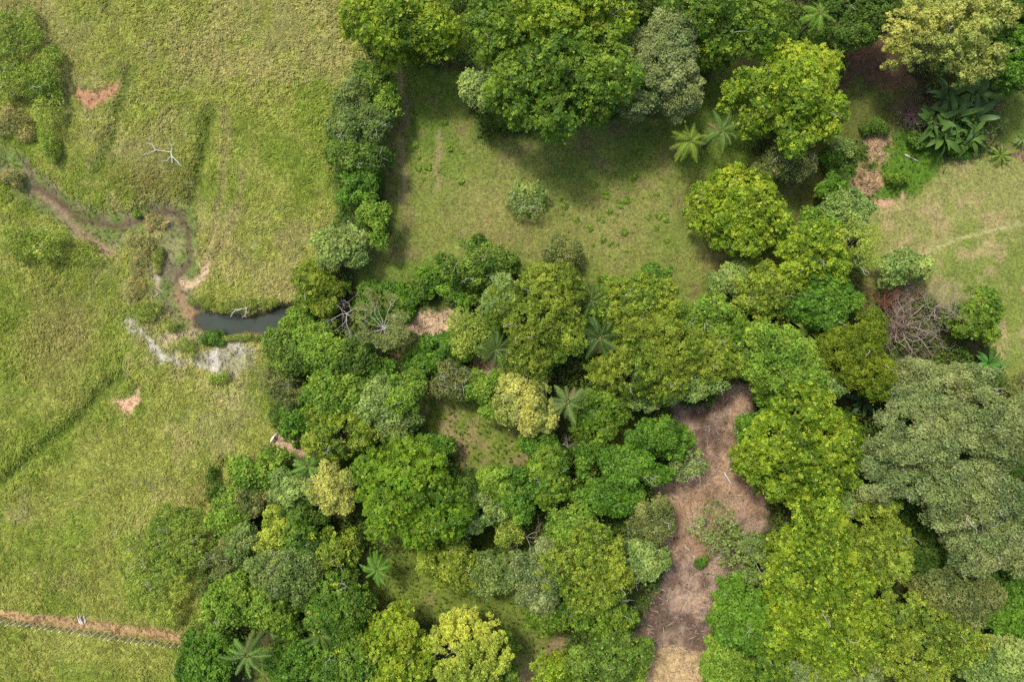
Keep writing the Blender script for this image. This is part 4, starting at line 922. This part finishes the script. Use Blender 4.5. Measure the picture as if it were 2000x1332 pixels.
BAN = [(1872, 228, 48, 6.5, 12, (.085, .16, .03), 'central big banana plant under the pale giant crown', 'banana grove'),
       (1828, 234, 44, 5.3, 9, (.06, .125, .022), 'banana plant on the left side of the banana grove', 'banana grove'),
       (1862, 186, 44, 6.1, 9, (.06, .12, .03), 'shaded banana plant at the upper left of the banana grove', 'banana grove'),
       (1918, 178, 44, 6.3, 10, (.11, .18, .04), 'light banana plant at the upper right of the banana grove', 'banana grove'),
       (1908, 228, 42, 5.7, 9, (.09, .165, .05), 'blue green banana plant on the right side of the banana grove', 'banana grove'),
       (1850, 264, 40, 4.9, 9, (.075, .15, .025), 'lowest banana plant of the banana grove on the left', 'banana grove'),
       (1900, 264, 36, 4.9, 8, (.10, .17, .03), 'lowest banana plant of the banana grove on the right', 'banana grove'),
       (1962, 243, 17, 1.8, 8, (.17, .23, .04), 'small yellowish banana plant on the side lawn', None),
       (1998, 272, 14, 1.6, 7, (.15, .21, .06), 'tiny banana plant cut by the right edge', None),
       (1936, 712, 30, 3.2, 11, (.07, .2, .03), 'fresh green banana plant at the lower corner of the lawn', None),
       (1594, 650, 54, 10, 13, (.115, .175, .03), 'striped long leaf plant left of the mossy round tree', None),
       (1612, 712, 36, 9, 9, (.11, .17, .045), 'pale long leaf plant between two crowns left of the mossy tree', None),
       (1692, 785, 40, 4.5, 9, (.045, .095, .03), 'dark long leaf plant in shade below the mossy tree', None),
       (1964, 300, 26, 2.2, 26, (.14, .215, .025), 'spiky strap leaved clump on the upper edge of the lawn', None)]
for bi, (px, py, rpx, h, nl, tint, lab, grp) in enumerate(BAN):
    x, y = to_world(px, py, h * .8); z0 = zat(x, y); R_ = rpx * S
    spiky = nl > 20
    root = thing('banana_plant' if not spiky else 'strap_leaf_plant', (x, y, z0), lab, 'banana plant' if not spiky else 'plant', grp)
    tb = Tubes(); base = h * .5 if not spiky else .3
    tb.add([(0, 0, -.3), (.03, 0, base * .6), (0, 0, base)], [.2, .17, .12], 7)
    obj('stem', tb.mesh('stem', M_BARK), root)
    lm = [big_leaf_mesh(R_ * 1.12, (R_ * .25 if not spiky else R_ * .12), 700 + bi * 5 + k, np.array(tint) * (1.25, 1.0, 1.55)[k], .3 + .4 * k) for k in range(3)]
    a0 = rp.random() * 6.28
    for k in range(nl + (4 if nl < 20 else 0)):
        s = .7 + .45 * rp.random(); lv = k % 3
        obj('leaf', lm[lv], root, (0, 0, base), (rp.normal(0, .25), (-.55, -.15, -.35)[lv] + rp.normal(0, .12), a0 + k * 2.399), (s, s, s))

# ------------------------------------------------------------------ bare, dead and twiggy plants
def dead_tree(name, cat, px, py, rpx, h, mat, label, nb, depth, thick, seed, lying=False, spread=.75, ang=None, arc=6.283, flat=.5):
    r = np.random.default_rng(seed); x, y = to_world(px, py, 0 if lying else h * .7); z0 = zat(x, y)
    root = thing(name, (x, y, z0), label, cat)
    R_ = rpx * S
    tb = Tubes()
    if lying:
        tb.add([(0, 0, -.15), (0, 0, .25)], [thick * 1.2, thick], 6); p0 = np.array((0, 0, .2))
    else:
        p0 = np.array((0, 0, h * .45)); tb.add(bent((0, 0, -.3), p0, 5, .02, r), np.linspace(thick * 1.5, thick, 5), 7)
    obj('trunk', tb.mesh('trunk', mat), root)
    a0 = r.random() * 6.28 if ang is None else math.radians(ang)
    for k in range(nb):
        t2 = Tubes(); a = a0 + (k + .3 * r.random()) * arc / nb
        up = .12 if lying else .65
        d = norm(np.array([math.cos(a), math.sin(a), up]))
        if nb >= 9:
            d0 = np.array([math.cos(a), math.sin(a), 0]) * R_ * .5 * r.random(); st = p0 * .55 + d0 + np.array([0, 0, .3 * h * r.random()])
            t2.add(bent(p0 * .3, st, 3, .05, r), [thick * .5] * 3, 4); d = norm(np.array([math.cos(a) + r.normal(0, .7), math.sin(a) + r.normal(0, .7), .5]))
            branches(t2, st, d, R_ * .36, thick * .5, depth, r, .95, .6)
        else:
            branches(t2, p0, d, R_ * .48, thick * .62, depth, r, spread, flat)
        V_ = np.vstack(t2.V); V_[:, 2] = np.maximum(V_[:, 2], .04)
        t2.V = [V_]
        obj('branch', t2.mesh('branch', mat), root)
    return root
dead_tree('dead_tree', 'dead tree', 672, 612, 48, 8, M_PALE, 'leafless grey tree by the end of the pool', 5, 3, .13, 21)
dead_tree('dead_tree', 'dead tree', 690, 662, 34, 8, M_PALE, 'leafless whitish tree left of the umbrella tree', 5, 2, .10, 22)
dead_tree('dead_tree', 'dead tree', 1780, 640, 66, 8, M_PINKTWIG, 'leafless pinkish tangle of branches beside the mossy round tree', 20, 4, .17, 23)
dead_tree('dead_tree', 'dead tree', 1850, 598, 58, 9, M_PINKTWIG, 'greyish leafless tangle left of the glossy lawn tree', 17, 4, .14, 24)
dead_tree('brush_pile', 'brush', 1732, 598, 72, 4.5, M_BROWNTWIG, 'dark red brown dead brush at the corner of the lawn', 26, 4, .19, 25)
dead_tree('dead_bush', 'dead bush', 1790, 216, 56, 3.6, M_PURPLE, 'purplish bare bush left of the banana grove', 24, 4, .16, 26)
dead_tree('dead_bush', 'dead bush', 1790, 556, 46, 3.5, M_GREYTWIG, 'grey twiggy mass under the pale sage tree', 13, 4, .10, 27)
dead_tree('dead_tree', 'dead tree', 680, 440, 24, 5, M_GREYTWIG, 'small brown leafless tree above the pale lime tree', 7, 3, .07, 28)
dead_tree('dead_tree', 'dead tree', 1112, 876, 26, 5, M_PALE, 'leafless pale fork below the central palm', 4, 3, .09, 29, ang=60, arc=2.4)
dead_tree('dead_tree', 'dead tree', 1028, 1056, 44, 9, M_GREYTWIG, 'leafless grey twigs above the olive ribbed tree', 6, 3, .10, 30)
dead_tree('dead_tree', 'dead tree', 1216, 1190, 36, 11, M_GREYTWIG, 'leafless grey twig crown left of the brown strip', 7, 3, .09, 31)
dead_tree('dead_tree', 'dead tree', 1246, 1068, 36, 9, M_PALE, 'leafless white limb above the pale tree at the brown strip', 3, 3, .11, 32, ang=110, arc=2.2)
dead_tree('dead_tree', 'dead tree', 1070, 1078, 28, 12, M_WHITE, 'bright white dead branch between the olive and speckled crowns', 2, 2, .13, 33, ang=75, arc=3.3)
dead_tree('dead_bush', 'dead bush', 440, 1232, 26, 3, M_BROWNTWIG, 'brown dead brush beside the lower left palm', 9, 3, .06, 34)
def traced_wood(name, cat, lines, label, mat, zb=.1, lift=.5):
    """a bleached branch system lying on the ground, each limb a part"""
    x0, y0 = to_world(*lines[0][0][0]); z0 = zat(x0, y0); root = thing(name, (x0, y0, z0), label, cat); rr = np.random.default_rng(3)
    for k, (ln, ra, rb_) in enumerate(lines):
        P = []
        for q, (a, b) in enumerate(ln):
            x, y = to_world(a, b, lift); P.append((x - x0, y - y0, zb + lift * (.4 + .6 * rr.random()) * (1 if (q or k) else 0)))
        P = np.array(P); t_ = np.linspace(0, len(P) - 1, 3 * len(P)); P = np.stack([np.interp(t_, np.arange(len(P)), P[:, c]) for c in range(3)], 1)
        P[1:-1] += rr.normal(0, .05, P[1:-1].shape)
        tb = Tubes(); tb.add(P, np.linspace(ra, rb_, len(P)), 6); obj('trunk' if k == 0 else 'branch', tb.mesh('branch', mat), root)
traced_wood('fallen_tree', 'fallen tree', [([(352, 324), (345, 314), (335, 305), (334, 297)], .12, .09), ([(334, 297), (320, 296), (305, 293), (296, 283), (284, 279)], .08, .03), ([(305, 293), (292, 299), (279, 303)], .08, .035),
    ([(334, 298), (335, 286), (330, 276)], .07, .03), ([(335, 305), (325, 314), (314, 316)], .09, .03), ([(335, 304), (337, 319)], .10, .07), ([(296, 283), (290, 277)], .04, .02)], 'bleached fallen dead tree lying on the pasture', M_WHITE)
traced_wood('fallen_branch', 'branch', [([(498, 598), (482, 602), (470, 605), (458, 607), (450, 619)], .11, .05), ([(482, 602), (483, 610), (478, 616), (475, 621)], .08, .04), ([(470, 605), (455, 604), (446, 601)], .06, .03),
    ([(482, 602), (478, 592), (472, 586)], .06, .03), ([(470, 605), (468, 595), (463, 590)], .05, .025), ([(478, 616), (483, 620)], .04, .03)], 'bleached dead branch hanging over the upper pool bank', M_WHITE, .3, .6)
dead_tree('dead_bush', 'dead bush', 10, 132, 22, 4, M_PALE, 'whitish bare twigs on the left edge among dark trees', 5, 3, .06, 38)
dead_tree('dead_bush', 'dead bush', 553, 408, 14, .8, M_GREYTWIG, 'little grey dead bush in the pasture grass', 6, 2, .04, 39, True)
dead_tree('fallen_branch', 'branch', 1418, 968, 34, .6, M_GREYTWIG, 'thin dead branches fanned out on the brown strip', 6, 2, .05, 40, True)

# umbrella tree with white spokes
def umbrella_tree(px, py, rpx, h, label):
    r = np.random.default_rng(91); x, y = to_world(px, py, h); root = thing('umbrella_tree', (x, y, zat(x, y)), label, 'tree')
    R_ = rpx * S * (H - h) / H
    tb = Tubes(); tb.add(bent((0, 0, -.3), (0, 0, h * .72), 6, .01, r), np.linspace(.2, .13, 6), 7); obj('trunk', tb.mesh('trunk', M_PALE), root)
    P = []; lt = Tubes()
    for k in range(15):
        a = k * 2.399 + r.normal(0, .15); q = (.55 + .5 * r.random()) * (1.35 if math.sin(a) > .3 else 1)
        e = np.array([R_ * q * math.cos(a), R_ * q * math.sin(a), h * (.97 - .12 * q)])
        p = bent((0, 0, h * .70), e, 5, .03, r, .06); lt.add(p, np.linspace(.05, .03, 5), 5); P.append(e); P.append(e * np.array([.72, .72, 1]) - np.array([0, 0, .35]))
        for j in range(2):
            e2 = e + np.array([r.normal(0, .7), r.normal(0, .7), .1]); lt.add(bent(p[3], e2, 3, .04, r), [.035, .028, .015], 4); P.append(e2)
    obj('limbs', lt.mesh('limbs', M_PALE), root)
    A = np.repeat(np.array(P), 7, 0); A = A + r.normal(0, .26, A.shape) * np.array([1, 1, .4])
    N = norm(r.normal(0, .3, A.shape) + np.array([0, 0, 1]))
    V = quads_rosette(A, N, np.full(len(A), .48), np.full(len(A), .24), 6, r)
    tone = np.repeat(np.array((.17, .21, .055)) * (.7 + .6 * r.random((len(A), 1))), 6, 0)
    obj('crown', leaf_mesh('crown', V, tone, M_LEAF), root)
umbrella_tree(742, 640, 46, 11, 'umbrella tree with white spoke limbs and sparse tufts by the pool end')

# ------------------------------------------------------------------ logs and sticks
def log(px0, py0, px1, py1, r, mat, label, name='log'):
    rr = np.random.default_rng(int(px0 * 7 + py0)); a = to_world(px0, py0); b = to_world(px1, py1)
    z0 = zat(*a) + r * .7 + .05; z1 = zat(*b) + r * .7 + .08
    tb = Tubes(); p = bent((0, 0, 0), (b[0] - a[0], b[1] - a[1], z1 - z0), 5, .015, rr)
    d = norm(p[-1] - p[0])
    pts = np.vstack([p[0] - d * .01, p, p[-1] + d * .01]); tb.add(pts, np.concatenate([[.005], np.linspace(r, r * .65, 5), [.005]]), 7)
    return tag(obj(name, tb.mesh(name, mat), None, (a[0], a[1], z0)), label, 'log' if name == 'log' else 'stick')
log(1768, 302, 1794, 316, .16, M_PALE, 'pale log on the vivid green grass by the banana grove')
log(1789, 278, 1816, 286, .14, M_PALE, 'pale log half under the bush left of the banana grove')
log(1414, 922, 1429, 947, .15, M_WHITE, 'white slanting log on the upper brown strip')
log(1424, 917, 1437, 914, .15, M_WHITE, 'short white log above the slanting log on the brown strip')
log(1400, 1050, 1408, 1056, .17, M_WHITE, 'short thick white log between the two sparse saplings')
log(1391, 1060, 1404, 1076, .11, M_PALE, 'pale stick on the brown strip below the short thick log', 'stick')
log(1338, 1066, 1350, 1078, .10, M_PALE, 'short pale stick left of the seedling clump', 'stick')
log(1353, 1085, 1370, 1100, .09, M_PALE, 'thin pale stick touching the seedling clump', 'stick')
log(1296, 1096, 1328, 1106, .09, M_GREYTWIG, 'long grey stick at the left margin of the brown strip', 'stick')
log(1030, 912, 1040, 945, .09, M_PALE, 'thin pale stick on the ground right of the fresh glade tree', 'stick')
log(1124, 905, 1124, 948, .08, M_PALE, 'upright looking pale stick below the leafless fork', 'stick')

# bleached wood pile by the path
rb = np.random.default_rng(17); bx, by = to_world(160, 1214)
root = thing('wood_pile', (bx, by, zat(bx, by)), 'small heap of bleached white wood beside the red path', 'wood pile')
for k, (ox, oy, L_, an, rd) in enumerate([(-.35, -.3, 1.7, 100, .10), (-.1, -.4, 1.6, 112, .12), (.15, -.35, 1.5, 104, .12), (.45, -.2, 1.6, 88, .09), (.3, -.5, 1.2, 118, .10), (0, -.1, 2.0, 96, .07), (.55, -.3, 1.0, 80, .09)]):
    tb = Tubes(); a = math.radians(an); e = np.array([math.cos(a), math.sin(a), .12]) * L_
    p = bent((0, 0, 0), e, 4, .03, rb); tb.add(p, [rd, rd, rd * .8, rd * .4], 6)
    obj('plank', tb.mesh('plank', M_WHITE), root, (ox, oy, .14 + .07 * (k % 3)))

# ------------------------------------------------------------------ fence: posts and wires
FL = [(-80, 1196), (0, 1207), (68, 1216), (155, 1228), (233, 1240), (361, 1256), (385, 1260)]
fxs = np.interp; FP = np.array(FL, float)
pxs = np.arange(-60, 384, 12.6)
rf = np.random.default_rng(5); pts = []
fx0, fy0 = to_world(0, 1207); froot = thing('fence', (fx0, fy0, zat(fx0, fy0)), 'wire fence with rough wooden posts along the red path', 'fence')
pm = []
for k in range(4):
    tb = Tubes(); hh = 1.9 + .1 * k; p = bent((0, 0, -.3), (rf.normal(0, .05), rf.normal(0, .05), hh), 4, .012, rf)
    tb.add(np.vstack([p, p[-1] + np.array([0, 0, .015])]), [.115, .11, .105, .095, .004], 6); pm.append(tb.mesh('post', M_POST))
for k, q in enumerate(pxs):
    x, y = to_world(q + rf.normal(0, 1.2), np.interp(q, FP[:, 0], FP[:, 1]) + rf.normal(0, .5)); z = zat(x, y); pts.append((x - fx0, y - fy0, z - froot.location.z))
    obj('post', pm[k % 4], froot, pts[-1], (rf.normal(0, .05), rf.normal(0, .05), rf.random() * 6.28))
for hz in (.45, .85, 1.25, 1.6):
    tb = Tubes(); tb.add(np.array(pts) + np.array([0, .085, hz]), np.full(len(pts), .012), 3); obj('wire', tb.mesh('wire', M_WIRE), froot)

# ------------------------------------------------------------------ cow
def cow(px0, py0, px1, py1):
    """rump pixel -> head pixel"""
    a = to_world(px0, py0, 1.0); b = to_world(px1, py1, 1.0)
    ang = math.atan2(b[1] - a[1], b[0] - a[0]); cx, cy = (a[0] + b[0]) / 2, (a[1] + b[1]) / 2
    Lc = math.hypot(b[0] - a[0], b[1] - a[1]); k = Lc / 2.15
    root = thing('cow', (cx, cy, zat(cx, cy)), 'cream white cow grazing at the pasture edge by the grove', 'cow'); root.rotation_euler = (0, 0, ang); root.scale = (k, k, k)
    J = [(-.85, 0, 1.02, .24, .26), (-.45, 0, 1.0, .31, .33), (0, 0, .96, .31, .36), (.4, 0, 1.02, .26, .33), (.52, 0, 1.10, .17, .2), (.78, 0, .88, .13, .17), (.98, 0, .62, .12, .13), (1.16, 0, .34, .09, .09), (1.24, 0, .2, .065, .06)]
    E = [(i, i + 1) for i in range(8)]
    def leg(root_i, pts_):
        prev = root_i
        for p in pts_: J.append(p); E.append((prev, len(J) - 1)); prev = len(J) - 1
    for s in (-1, 1):
        leg(3, [(.42, .17 * s, .72, .11, .11), (.43, .17 * s, .40, .065, .065), (.41, .17 * s, .22, .05, .05), (.43, .17 * s, .03, .06, .055)])
        leg(0, [(-.78, .18 * s, .74, .15, .13), (-.70, .18 * s, .56, .09, .09), (-.86, .18 * s, .36, .06, .06), (-.83, .18 * s, .18, .05, .05), (-.80, .18 * s, .03, .06, .055)])
        leg(6, [(.93, .13 * s, .68, .05, .04), (.90, .26 * s, .64, .05, .025)])
    leg(0, [(-1.02, 0, 1.08, .06, .06), (-1.10, 0, .8, .03, .03), (-1.10, 0, .45, .035, .035)])
    leg(3, [(.36, 0, 1.42, .10, .09)])
    me = bpy.data.meshes.new('body'); me.from_pydata([j[:3] for j in J], E, []); o = obj('body', me, root)
    sk = o.modifiers.new('skin', 'SKIN'); sk.use_smooth_shade = True
    for i, j in enumerate(J):
        me.skin_vertices[0].data[i].radius = (j[3], j[4]); me.skin_vertices[0].data[i].use_root = (i == 2)
    sb = o.modifiers.new('sub', 'SUBSURF'); sb.levels = 2; sb.render_levels = 2
    me.materials.append(M_HIDE)
    for s in (-1, 1):
        tb = Tubes(); tb.add([(.95, .08 * s, .72), (.98, .17 * s, .80), (1.02, .2 * s, .90)], [.03, .022, .006], 5); obj('horn', tb.mesh('horn', M_GREYTWIG), root)
cow(527.5, 864, 537.5, 848)
print('TRIS', STAT['tris'])
